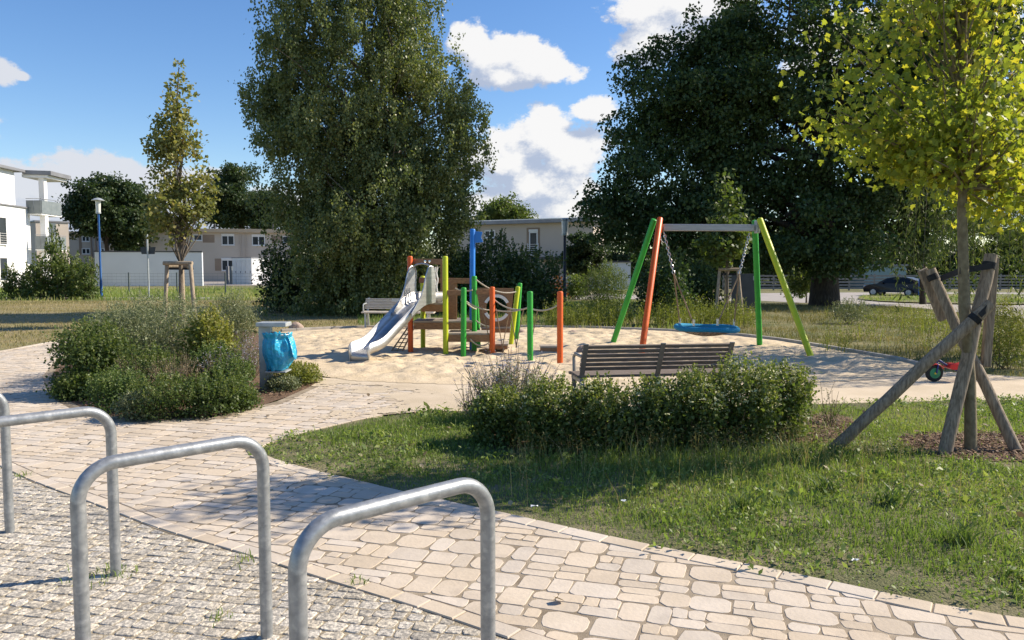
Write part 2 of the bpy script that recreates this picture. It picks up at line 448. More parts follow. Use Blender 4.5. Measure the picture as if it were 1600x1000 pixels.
class MB:
    def __init__(self):
        self.V, self.F, self.MI = [], [], []
        self.mi = 0

    def add(self, vs, fs):
        b = len(self.V)
        self.V += [Vector(v) for v in vs]
        self.F += [tuple(b + i for i in f) for f in fs]
        self.MI += [self.mi] * len(fs)

    def box(self, c, s, rz=0.0, mat=None):
        hx, hy, hz = s[0] / 2, s[1] / 2, s[2] / 2
        vs = [Vector((x, y, z)) for z in (-hz, hz) for x, y in ((-hx, -hy), (hx, -hy), (hx, hy), (-hx, hy))]
        m = mat or Matrix.Rotation(rz, 3, 'Z')
        vs = [m @ v + Vector(c) for v in vs]
        self.add(vs, [(3, 2, 1, 0), (4, 5, 6, 7), (0, 1, 5, 4), (1, 2, 6, 5), (2, 3, 7, 6), (3, 0, 4, 7)])
        return self

    def bar(self, p0, p1, w, h, up=(0, 0, 1)):
        p0, p1 = Vector(p0), Vector(p1)
        d = (p1 - p0).normalized()
        u = Vector(up)
        s = d.cross(u)
        if s.length < 1e-4:
            s = d.cross(Vector((1, 0, 0)))
        s.normalize()
        u = s.cross(d).normalized()
        vs = []
        for p in (p0, p1):
            for a, b in ((-1, -1), (1, -1), (1, 1), (-1, 1)):
                vs.append(p + s * a * w / 2 + u * b * h / 2)
        self.add(vs, [(3, 2, 1, 0), (4, 5, 6, 7), (0, 1, 5, 4), (1, 2, 6, 5), (2, 3, 7, 6), (3, 0, 4, 7)])
        return self

    def tube(self, pts, r, seg=10, caps=True, closed=False):
        pts = [Vector(p) for p in pts]
        n = len(pts)
        rs = list(r) if isinstance(r, (list, tuple)) else [r] * n
        tang = []
        for i in range(n):
            a = pts[(i - 1) % n] if (closed or i > 0) else pts[i]
            b = pts[(i + 1) % n] if (closed or i < n - 1) else pts[i]
            t = (b - a)
            tang.append(t.normalized() if t.length > 1e-9 else Vector((0, 0, 1)))
        ref = Vector((0, 0, 1)) if abs(tang[0].z) < 0.9 else Vector((1, 0, 0))
        s = tang[0].cross(ref).normalized()
        vs = []
        for i in range(n):
            s = (s - tang[i] * s.dot(tang[i])).normalized()
            u = tang[i].cross(s)
            for k in range(seg):
                a = 2 * math.pi * k / seg
                vs.append(pts[i] + (s * math.cos(a) + u * math.sin(a)) * rs[i])
        fs = []
        m = n if closed else n - 1
        for i in range(m):
            j = (i + 1) % n
            for k in range(seg):
                l = (k + 1) % seg
                fs.append((i * seg + k, i * seg + l, j * seg + l, j * seg + k))
        if caps and not closed:
            fs.append(tuple(reversed(range(seg))))
            fs.append(tuple((n - 1) * seg + k for k in range(seg)))
        self.add(vs, fs)
        return self

    def post(self, p0, p1, r, dome=0.4, seg=14):
        """round post with a rounded top"""
        p0, p1 = Vector(p0), Vector(p1)
        d = (p1 - p0).normalized()
        h = r * dome
        pts, rs = [p0, p1 - d * h], [r, r]
        for k in (1, 2, 3):
            a = math.pi / 2 * k / 3
            pts.append(p1 - d * h * (1 - math.sin(a)))
            rs.append(max(r * (1 - 0.6 * (1 - math.cos(a))) if k < 3 else r * 0.35, 0.002))
        return self.tube(pts, rs, seg)

    def lathe(self, prof, c, seg=20, axis='Z'):
        vs, fs = [], []
        n = len(prof)
        for (r, z) in prof:
            for k in range(seg):
                a = 2 * math.pi * k / seg
                v = (r * math.cos(a), r * math.sin(a), z)
                if axis == 'X': v = (z, r * math.cos(a), r * math.sin(a))
                if axis == 'Y': v = (r * math.cos(a), z, r * math.sin(a))
                vs.append(Vector(v) + Vector(c))
        for i in range(n - 1):
            for k in range(seg):
                l = (k + 1) % seg
                fs.append((i * seg + k, i * seg + l, (i + 1) * seg + l, (i + 1) * seg + k))
        fs.append(tuple(reversed(range(seg))))
        fs.append(tuple((n - 1) * seg + k for k in range(seg)))
        self.add(vs, fs)
        return self

    def prism(self, poly, vec):
        """extrude a 3D polygon by a vector"""
        vec = Vector(vec)
        n = len(poly)
        vs = [Vector(p) for p in poly] + [Vector(p) + vec for p in poly]
        fs = [tuple(reversed(range(n))), tuple(range(n, 2 * n))]
        for i in range(n):
            j = (i + 1) % n
            fs.append((i, j, n + j, n + i))
        self.add(vs, fs)
        return self

    def build(self, name, mat, parent=None, loc=None, bevel=0.0, smooth=False, ang=40, segs=2):
        o0 = W[parent.name] if parent is not None else Vector(loc or (0, 0, 0))
        me = bpy.data.meshes.new(name)
        me.from_pydata([tuple(v - o0) for v in self.V], [], self.F)
        me.update()
        bm = bmesh.new()
        bm.from_mesh(me)
        bmesh.ops.recalc_face_normals(bm, faces=bm.faces)
        bm.to_mesh(me)
        bm.free()
        if len(set(self.MI)) > 1:
            me.polygons.foreach_set('material_index', self.MI)
        if smooth:
            me.polygons.foreach_set('use_smooth', [True] * len(me.polygons))
            me.set_sharp_from_angle(angle=R(ang))
        o = link(name, me, mat, parent, loc)
        if bevel:
            b = o.modifiers.new('bevel', 'BEVEL')
            b.width = bevel
            b.segments = segs
            b.limit_method = 'ANGLE'
            b.angle_limit = R(40)
        return o

def npmesh(name, V, faces, rnd=None):
    """mesh from numpy: V (n,3); faces list of (k, index array (m,k)); rnd per face in the same order"""
    me = bpy.data.meshes.new(name)
    V = np.asarray(V, dtype=np.float32)
    me.vertices.add(len(V))
    me.vertices.foreach_set('co', V.ravel())
    loops = np.concatenate([f.ravel() for f in faces]).astype(np.int32)
    counts = np.concatenate([np.full(len(f), f.shape[1]) for f in faces]).astype(np.int32)
    starts = np.concatenate([[0], np.cumsum(counts)[:-1]]).astype(np.int32)
    me.loops.add(len(loops))
    me.loops.foreach_set('vertex_index', loops)
    me.polygons.add(len(counts))
    me.polygons.foreach_set('loop_start', starts)
    me.polygons.foreach_set('loop_total', counts)
    me.update(calc_edges=True)
    if rnd is not None:
        at = me.attributes.new('rnd', 'FLOAT', 'FACE')
        at.data.foreach_set('value', np.asarray(rnd, dtype=np.float32))
    return me

# ------------------------------------------------------------------ noise, polygons
_tab = np.random.default_rng(3).random((64, 64, 64))
def vnoise(p, sc=1.0):
    p = np.asarray(p, dtype=float) * sc + 100.0
    i = np.floor(p).astype(int)
    f = p - i
    f = f * f * (3 - 2 * f)
    out = 0
    for dx in (0, 1):
        for dy in (0, 1):
            for dz in (0, 1):
                w = (f[:, 0] if dx else 1 - f[:, 0]) * (f[:, 1] if dy else 1 - f[:, 1]) * (f[:, 2] if dz else 1 - f[:, 2])
                out = out + w * _tab[(i[:, 0] + dx) % 64, (i[:, 1] + dy) % 64, (i[:, 2] + dz) % 64]
    return out

def vnoise2(x, y, sc=1.0):
    return vnoise(np.stack([x, y, np.zeros_like(x) + .37], 1), sc)

def inpoly(x, y, poly):
    c = np.zeros(len(x), bool)
    n = len(poly)
    j = n - 1
    for i in range(n):
        xi, yi = poly[i]
        xj, yj = poly[j]
        m = ((yi > y) != (yj > y)) & (x < (xj - xi) * (y - yi) / ((yj - yi) if abs(yj - yi) > 1e-12 else 1e-12) + xi)
        c ^= m
        j = i
    return c

def polydist(x, y, poly):
    d = np.full(len(x), 1e9)
    n = len(poly)
    for i in range(n):
        ax, ay = poly[i]
        bx, by = poly[(i + 1) % n]
        vx, vy = bx - ax, by - ay
        L = vx * vx + vy * vy + 1e-12
        t = np.clip(((x - ax) * vx + (y - ay) * vy) / L, 0, 1)
        d = np.minimum(d, np.hypot(x - ax - t * vx, y - ay - t * vy))
    return d

def smooth_poly(poly, it=2, keep=()):
    for _ in range(it):
        out = []
        n = len(poly)
        for i in range(n):
            a, b = poly[i], poly[(i + 1) % n]
            out.append((a[0] * .75 + b[0] * .25, a[1] * .75 + b[1] * .25))
            out.append((a[0] * .25 + b[0] * .75, a[1] * .25 + b[1] * .75))
        poly = out
    return poly

def sheet(name, poly, z, mat, step=2.5):
    bm = bmesh.new()
    f = bm.faces.new([bm.verts.new((p[0], p[1], 0)) for p in poly])
    bmesh.ops.triangulate(bm, faces=[f])
    ys = [p[1] for p in poly]
    xs = [p[0] for p in poly]
    if max(ys) > 26 and max(xs) > 3:
        y = 26
        while y < max(ys):
            bmesh.ops.bisect_plane(bm, geom=bm.verts[:] + bm.edges[:] + bm.faces[:], plane_co=(0, y, 0), plane_no=(0, 1, 0))
            y += step
        x = 3.0
        while x < min(max(xs), 16):
            bmesh.ops.bisect_plane(bm, geom=bm.verts[:] + bm.edges[:] + bm.faces[:], plane_co=(x, 0, 0), plane_no=(1, 0, 0))
            x += 1.5
    for v in bm.verts:
        v.co.z = gh(v.co.x, v.co.y) + z
    bmesh.ops.recalc_face_normals(bm, faces=bm.faces)
    me = bpy.data.meshes.new(name)
    bm.to_mesh(me)
    bm.free()
    for p in me.polygons:
        if p.normal.z < 0:
            p.flip()
    o = link(name, me, mat)
    o['kind'] = 'structure'
    return o

# ------------------------------------------------------------------ foliage
T_LEAF = (np.array([(0, 0, 0), (.36, .42, .07), (0, 1, -.04), (-.36, .42, .07)], float), [np.array([[0, 1, 2, 3]])])
T_LONG = (np.array([(0, 0, 0), (.11, .4, .03), (0, 1, -.06), (-.11, .4, .03)], float), [np.array([[0, 1, 2, 3]])])
T_ROUND = (np.array([(0, 0, 0), (.34, .2, .05), (.42, .6, .06), (0, 1, -.03), (-.42, .6, .06), (-.34, .2, .05)], float), [np.array([[0, 1, 2, 3], [0, 3, 4, 5]])])
_mp = [(0, 0), (.16, .02), (.50, .06), (.36, .30), (.56, .52), (.26, .56), (.20, .74), (0, 1.0), (-.20, .74), (-.26, .56), (-.56, .52), (-.36, .30), (-.50, .06), (-.16, .02)]
_mv = np.array([(0, .34, -.03)] + [(x, y, abs(x) * .22 - .10 * y * y) for x, y in _mp], float)
T_MAPLE = (_mv, [np.array([[0, i + 1, (i + 1) % len(_mp) + 1] for i in range(len(_mp))])])

def leaves(pos, size, tmpl, rg, droop=0.2, up=0.5, outward=None, rndv=None, width=1.0):
    """one leaf per position; returns V, faces, per-face rnd"""
    n = len(pos)
    d = rg.normal(size=(n, 3))
    d[:, 2] -= droop * 2
    if outward is not None:
        d += outward
    d /= np.linalg.norm(d, axis=1)[:, None]
    nn = rg.normal(size=(n, 3))
    nn[:, 2] += up * 2
    s = np.cross(d, nn)
    s /= np.linalg.norm(s, axis=1)[:, None] + 1e-9
    nn = np.cross(s, d)
    tv, tf = tmpl
    k = len(tv)
    size = np.broadcast_to(size, (n,))[:, None, None]
    V = pos[:, None, :] + size * (s[:, None, :] * (tv[None, :, 0, None] * width) + d[:, None, :] * tv[None, :, 1, None] + nn[:, None, :] * tv[None, :, 2, None])
    base = (np.arange(n) * k)[:, None, None]
    faces = [(base + f[None]).reshape(-1, f.shape[1]) for f in tf]
    if rndv is None:
        rndv = rg.random(n)
    rnd = np.concatenate([np.repeat(rndv, len(f)) for f in tf])
    return V.reshape(-1, 3), faces, rnd

def merge(parts):
    Vs, rs, fd, off = [], {}, {}, 0
    for V, fs, r in parts:
        i = 0
        for f in fs:
            k = f.shape[1]
            fd.setdefault(k, []).append(f + off)
            rs.setdefault(k, []).append(r[i:i + len(f)])
            i += len(f)
        Vs.append(V)
        off += len(V)
    ks = sorted(fd)
    return np.concatenate(Vs), [np.concatenate(fd[k]) for k in ks], np.concatenate([np.concatenate(rs[k]) for k in ks])

def ell_sample(ells, n, rg, shell=0.3, hole=0.0, hsc=0.6):
    e = np.array(ells, float)
    w = (e[:, 3] * e[:, 4] * e[:, 5]) ** 0.75
    w /= w.sum()
    out = []
    tot = 0
    while tot < n:
        m = int((n - tot) * 1.6) + 50
        i = rg.choice(len(e), m, p=w)
        d = rg.normal(size=(m, 3))
        d /= np.linalg.norm(d, axis=1)[:, None]
        r = (shell ** 3 + (1 - shell ** 3) * rg.random(m)) ** (1 / 3)
        r *= 0.84 + 0.30 * vnoise(d * 2.3 + i[:, None] * 7.1)
        p = e[i, :3] + d * r[:, None] * e[i, 3:6]
        if hole:
            p = p[vnoise(p, hsc) > hole]
        out.append(p)
        tot += len(p)
    return np.concatenate(out)[:n]

def crown(ells, ncl, per, spread, size, tmpl, rg, shell=0.3, hole=0.0, hsc=0.6, droop=0.25, up=0.5, hang=0.0, zmin=None, clumpvar=0.35, bough=0, bsp=(1, 1, .5)):
    if bough:                                        # twigs gather on boughs, boughs fill the crown
        bc = ell_sample(ells, max(1, ncl // bough), rg, shell, hole, hsc)
        bi = np.repeat(np.arange(len(bc)), bough)
        k_ = rg.uniform(.6, 1.3, len(bc))[bi][:, None]
        c = bc[bi] + np.clip(rg.normal(size=(len(bi), 3)), -1.6, 1.6) * np.array(bsp) * k_
        ncl = len(c)
    else:
        c = ell_sample(ells, ncl, rg, shell, hole, hsc)
    cs = spread * rg.uniform(0.6, 1.35, ncl)
    idx = np.repeat(np.arange(ncl), per)
    n = len(idx)
    p = c[idx] + np.clip(rg.normal(size=(n, 3)), -1.5, 1.5) * cs[idx][:, None] * np.array([1, 1, .62])
    if hang:
        t = rg.random(n)
        p = c[idx] + rg.normal(size=(n, 3)) * (cs[idx] * (.35 + .65 * (1 - t)))[:, None] * np.array([1, 1, .3])
        p[:, 2] -= t * hang * (0.5 + rg.random(ncl)[idx])
    if zmin is not None:
        p = p[p[:, 2] > zmin]
        idx = idx[:len(p)]
    n = len(p)
    rv = np.clip(rg.random(n) * (1 - clumpvar) + clumpvar * vnoise(p, 0.9) + rg.normal(size=n) * .05, 0, 1)
    return c, leaves(p, size * rg.uniform(.7, 1.25, n), tmpl, rg, droop, up, rndv=rv)

def limb_mesh(base, top, r0, targets, rg, n=14, seg=7, lowest=0.35, r1=None, lean=0.0, twigs=None, wob=0.03):
    mb = MB()
    base, top = Vector(base), Vector(top)
    H = (top - base).length
    pts, rs = [], []
    for k in range(9):
        t = k / 8
        p = base.lerp(top, t)
        if 0 < k:
            p += Vector((rg.normal(), rg.normal(), 0)) * wob * H * t * .5
        pts.append(p)
        rs.append(r0 * (1 - .82 * t) * (1.2 if k == 0 else 1))
    mb.tube(pts, rs, max(seg, 10))
    k = min(n, len(targets))
    for q in rg.choice(len(targets), k, replace=False):
        tg = base.lerp(top, .5).lerp(Vector(targets[q]), .88)
        t = min(.95, max(lowest, ((tg - base).dot((top - base).normalized()) / H) - rg.uniform(.12, .3)))
        i = min(7, int(t * 8))
        p0 = pts[i].lerp(pts[i + 1], t * 8 - i)
        r = r0 * (1 - .82 * t) * rg.uniform(.35, .6)
        L = (tg - p0).length
        m1 = p0.lerp(tg, .35) + Vector((rg.normal(), rg.normal(), abs(rg.normal()) * .6)) * L * .09
        m2 = p0.lerp(tg, .7) + Vector((rg.normal(), rg.normal(), rg.normal() * .6)) * L * .09
        mb.tube([p0, m1, m2, tg], [r, r * .7, r * .42, r * .14], seg, caps=False)
        if twigs:
            for _ in range(twigs):
                a = m1.lerp(tg, rg.random())
                b = a + Vector((rg.normal(), rg.normal(), rg.normal() * .6 + .25)) * L * .22
                mb.tube([a, a.lerp(b, .5) + Vector((0, 0, L * .02)), b], [r * .3, r * .2, r * .07], 5, caps=False)
    return mb

def tree(name, label, cat, base, ells, top, r0, ncl, per, spread, size, leaf, bark, seed, tmpl=T_LEAF, shell=.35, hole=.3, hsc=.6,
         droop=.25, up=.5, hang=0.0, limbs=16, lowest=.3, group=None, zmin=None, twigs=None, wob=.03, clumpvar=.35, bough=0, bsp=(1, 1, .5)):
    rg = np.random.default_rng(seed)
    t = thing(name, label, cat, base, group)
    c, (V, F_, r) = crown(ells, ncl, per, spread, size, tmpl, rg, shell, hole, hsc, droop, up, hang, zmin, clumpvar, bough, bsp)
    limb_mesh(base, top, r0, c, rg, limbs, lowest=lowest, twigs=twigs, wob=wob).build('trunk', bark, t, smooth=True, ang=80)
    link('crown', npmesh('crown', V - np.array(W[t.name]), F_, r), leaf, t)
    return t

def E(px, py, Y, rx, ry, rd=None):
    """ellipsoid given where the photo shows it: centre pixel, distance, radii in photo pixels"""
    p = PD(px, py, Y)
    s = Y / F
    return (p.x, p.y, p.z, rx * s, (rd if rd is not None else rx) * s, ry * s)

def shrub(name, label, cat, base, r, h, leaf, seed, size=.045, n=2600, tmpl=T_LEAF, per=9, spread=.06, group=None, up=.5, droop=.0, bloom=None, nb=0, bs=.03,
          stems=10, shell=.45, hole=.0, sprigs=0, ry=None, lobes=7, bloomtmpl=None):
    rg = np.random.default_rng(seed)
    base = Vector(base)
    t = thing(name, label, cat, base, group)
    ry = ry or r
    ells = [(0, 0, h * .48, r * .8, ry * .8, h * .5), (0, 0, h * .2, r * .9, ry * .9, h * .22)]
    for k in range(lobes):
        a = rg.uniform(0, 2 * math.pi)
        q = rg.uniform(.25, .62)
        rr = rg.uniform(.3, .5)
        ells.append((r * q * math.cos(a), ry * q * math.sin(a), h * rg.uniform(.35, .72), r * rr, ry * rr, h * rg.uniform(.24, .36)))
    c, (V, F_, rn) = crown(ells, max(4, n // per), per, spread, size, tmpl, rg, shell, hole, 3.0, droop, up, zmin=.01)
    parts = [(V, F_, rn)]
    for k in range(sprigs):
        a, q = rg.uniform(0, 2 * math.pi), math.sqrt(rg.random()) * .85
        x, y = r * q * math.cos(a), ry * q * math.sin(a)
        zt = h * (1.0 - .45 * q * q)
        L = h * rg.uniform(.12, .32)
        m = int(10 + L * 60)
        ts = np.linspace(-.6, 1, m)
        lx, ly = rg.normal() * .25, rg.normal() * .25
        p = np.stack([x + lx * L * ts, y + ly * L * ts, zt + L * ts * .8], 1)
        parts.append(leaves(p, size * .8 * rg.uniform(.6, 1.1, m), tmpl, rg, -.3, .3, rndv=np.clip(rg.random(m) * .5 + .5, 0, 1)))
    V, F_, rn = merge(parts)
    mb = MB()
    for k in range(stems):
        q = Vector(c[rg.integers(len(c))]) + base
        b = base + Vector((rg.normal() * r * .18, rg.normal() * ry * .18, -.02))
        mb.tube([b, b.lerp(q, .5) + Vector((rg.normal(), rg.normal(), 0)) * .03, q], [.009, .006, .003], 5, caps=False)
    mb.build('stems', MAT['twig'], t)
    link('foliage', npmesh('foliage', V, F_, rn), leaf, t)
    if bloom is not None:
        # flower heads sit on the outside of the foliage, mostly on top
        p = c[rg.choice(len(c), min(len(c), nb * 3), replace=False)]
        sc_ = (p[:, 2] / h) + .6 * np.hypot(p[:, 0] / r, p[:, 1] / ry)
        p = p[np.argsort(-sc_)][:nb] + rg.normal(size=(min(nb, len(p)), 3)) * .02 * .6 + np.array([0, 0, spread * 1.35])
        q = np.repeat(p, 9, 0) + rg.normal(size=(len(p) * 9, 3)) * bs * np.array([.55, .55, .22])
        V, F_, rn = leaves(q, bs * .55, T_ROUND, rg, -.3, 1.2, rndv=np.clip(np.repeat(rg.random(len(p)), 9) * .7 + rg.random(len(q)) * .3, 0, 1))
        link('blossoms', npmesh('blossoms', V, F_, rn), bloom, t)
    return t

def blades(x, y, h, rg, wid=.006, lean=.5, z=0.0, rndv=None):
    """bent grass blades standing at x, y"""
    n = len(x)
    a = rg.uniform(0, 2 * math.pi, n)
    dx, dy = np.cos(a), np.sin(a)
    b = rg.uniform(0, 2 * math.pi, n)
    lx, ly = np.cos(b) * lean * h * rg.random(n), np.sin(b) * lean * h * rg.random(n)
    w = wid * rg.uniform(.6, 1.3, n)
    zz = np.broadcast_to(z, (n,))
    V = np.empty((n, 5, 3))
    V[:, 0] = np.stack([x - dx * w / 2, y - dy * w / 2, zz - .005], 1)
    V[:, 1] = np.stack([x + dx * w / 2, y + dy * w / 2, zz - .005], 1)
    V[:, 2] = np.stack([x + dx * w * .4 + lx * .35, y + dy * w * .4 + ly * .35, zz + h * .6], 1)
    V[:, 3] = np.stack([x - dx * w * .4 + lx * .35, y - dy * w * .4 + ly * .35, zz + h * .6], 1)
    V[:, 4] = np.stack([x + lx, y + ly, zz + h * .95], 1)
    base = (np.arange(n) * 5)[:, None]
    q = base + np.array([0, 1, 2, 3])
    t = base + np.array([3, 2, 4])
    if rndv is None:
        rndv = rg.random(n)
    return V.reshape(-1, 3), [q, t], np.concatenate([rndv, rndv])

def scatter(poly, dens, rg):
    xs, ys = [p[0] for p in poly], [p[1] for p in poly]
    A = (max(xs) - min(xs)) * (max(ys) - min(ys))
    n = int(A * dens)
    x, y = rg.uniform(min(xs), max(xs), n), rg.uniform(min(ys), max(ys), n)
    m = inpoly(x, y, poly)
    return x[m], y[m]

# =================================================================== SETTING
# ---- outlines on the ground (read off the photo, turned into places)
GRASS_EDGE = [(1600, 970), (1450, 944), (1300, 910), (1150, 880), (975, 845), (800, 806), (650, 774), (550, 750), (475, 732), (415, 714), (404, 703),
              (415, 694), (500, 670), (600, 649), (710, 642), (850, 641), (1000, 640), (1270, 631), (1600, 623)]
ISLAND = smooth_poly([G2(*p) for p in GRASS_EDGE] + [(8.0, 9.4), (14, 9.3), (14, 2.0), (4.5, 2.55)], 1)
COB = [(-300, 600), (-100, 685), (0, 730), (50, 754), (150, 790), (250, 830), (400, 873), (500, 906), (650, 951), (780, 996), (1000, 1072), (1500, 1260)]
COBW = [G2(*p) for p in COB]
cobble_poly = COBW + [(2.2, 1.2), (3, -2), (-9, -2), (-14, 6)]
BEDW = smooth_poly([G2(*p) for p in [(80, 588), (92, 618), (140, 645), (215, 657), (330, 653), (432, 628), (505, 596), (490, 575), (440, 560), (420, 540), (415, 522), (330, 505), (230, 500), (150, 530), (100, 560)]], 1)
SANDW = [G2(*p) for p in [(500, 593), (700, 601), (900, 604), (1250, 601), (1400, 590), (1452, 574), (1425, 566), (1300, 545), (1190, 528), (1080, 519),
                          (960, 514), (880, 512), (700, 511), (560, 512), (440, 518), (400, 526), (420, 545), (440, 562)]]
SANDW = smooth_poly(SANDW, 1)
path_near = [G2(*p) for p in GRASS_EDGE[:14]]
path_poly = ([(4.2, 2.75), (3.2, 1.4)] + [(x, y) for x, y in reversed(COBW)] +
             [(-11, 11.3)] + [G2(*p) for p in [(-60, 556), (0, 549), (75, 535), (120, 525), (190, 511)]] +
             [G2(*p) for p in [(215, 505), (150, 532), (100, 562), (80, 588), (92, 618), (140, 645), (215, 657), (330, 653), (432, 628), (505, 596)]] +
             [G2(*p) for p in [(640, 606), (720, 628), (700, 641)]] + [G2(*p) for p in reversed(GRASS_EDGE[:14])])

# ---- the ground itself, one sheet to the horizon
def axis(vals):
    return sorted(set(vals))
gx = axis([-1500, -400, -150, -80] + list(range(-50, 0, 10)) + list(np.arange(0, 18, 1.5)) + [20, 25, 30, 40, 60, 80, 150, 400, 1500])
gy = axis([-60, -20, 0, 10, 20] + list(np.arange(26, 64, 2.0)) + [70, 80, 100, 150, 300, 800, 3000])
V = [(x, y, gh(x, y) - .012) for y in gy for x in gx]
nx = len(gx)
Fq = [(j * nx + i, j * nx + i + 1, (j + 1) * nx + i + 1, (j + 1) * nx + i) for j in range(len(gy) - 1) for i in range(nx - 1)]
me = bpy.data.meshes.new('ground')
me.from_pydata(V, [], Fq)
link('ground', me, MAT['ground'])['kind'] = 'structure'

sheet('lawn', [G2(*p) for p in [(-60, 562), (0, 551), (75, 537), (120, 527), (190, 512), (215, 503), (330, 503), (415, 520), (560, 510.5), (560, 470), (-60, 470)]], -.007, M('dry lawn', (0.28, 0.215, 0.105), (0.20, 0.18, 0.075), 1.2, .95, bump=.02, bscale=40))
sheet('lawn_soil', ISLAND, .000, MAT['lawnsoil'])
sheet('path_bedding', path_poly, .0052, MAT['joint'])
sheet('sett_bedding', cobble_poly, .003, MAT['settjoint'])
sp_poly = [G2(*p) for p in [(430, 575), (505, 590), (700, 598), (900, 601), (1250, 598), (1400, 586), (1470, 580), (1600, 589)]] + [(16, 11.3), (16, 9.5)] + \
          [G2(*p) for p in [(1600, 624), (1270, 632), (1000, 642), (850, 643), (700, 643), (600, 645), (505, 620)]]
sheet('sand_path', sp_poly, -.001, MAT['sandpath'])
sheet('bed_mulch', BEDW, .004, MAT['mulch'])
BUSHBED = smooth_poly([G2(*p) for p in [(730, 668), (800, 705), (1000, 712), (1200, 700), (1320, 690), (1345, 660), (1290, 640), (1000, 646), (760, 648)]], 1)
sheet('shrub_mulch', BUSHBED, .005, MAT['mulch'])
TREEBED = smooth_poly([G2(*p) for p in [(1395, 690), (1440, 710), (1520, 722), (1640, 722), (1700, 700), (1640, 682), (1500, 676), (1420, 680)]], 1)
sheet('tree_mulch', TREEBED, .006, MAT['mulch'])

# car park, road and verge on the right
road = [G2(*p) for p in [(1190, 458), (1300, 457), (1700, 457), (2400, 460), (2400, 500), (1640, 500), (1500, 488), (1400, 478), (1290, 475), (1190, 470), (900, 468), (900, 459)]]
sheet('road', road, .0, MAT['road'])
isl = smooth_poly([G2(*p) for p in [(1335, 466), (1370, 459), (1440, 460), (1700, 462), (1900, 468), (1620, 478), (1440, 475), (1360, 471)]], 1)
sheet('verge', isl, .06, MAT['ground'])
sheet('yard_paving', [G2(*p) for p in [(317, 446), (460, 446), (460, 439), (317, 437)]], .0, MAT['road'])
sheet('footpath', [G2(*p) for p in [(-200, 466.5), (460, 466.5), (460, 464.5), (-200, 464.5)]], .004, MAT['road'])

# ---- paving stones
def clip_half(poly, a, b, off):
    """keep the part of a convex polygon lying left of a->b by at least off"""
    dx, dy = b[0] - a[0], b[1] - a[1]
    L = math.hypot(dx, dy)
    nx_, ny_ = -dy / L, dx / L
    def sd_(p): return (p[0] - a[0]) * nx_ + (p[1] - a[1]) * ny_ - off
    out = []
    for i in range(len(poly)):
        p, q = poly[i], poly[(i + 1) % len(poly)]
        sp_, sq = sd_(p), sd_(q)
        if sp_ >= 0: out.append(p)
        if (sp_ >= 0) != (sq >= 0):
            t = sp_ / (sp_ - sq)
            out.append((p[0] + (q[0] - p[0]) * t, p[1] + (q[1] - p[1]) * t))
    return out

def ccw(poly):
    A = sum(poly[i][0] * poly[(i + 1) % len(poly)][1] - poly[(i + 1) % len(poly)][0] * poly[i][1] for i in range(len(poly)))
    return poly if A > 0 else poly[::-1]

def area(poly):
    return abs(sum(poly[i][0] * poly[(i + 1) % len(poly)][1] - poly[(i + 1) % len(poly)][0] * poly[i][1] for i in range(len(poly)))) / 2

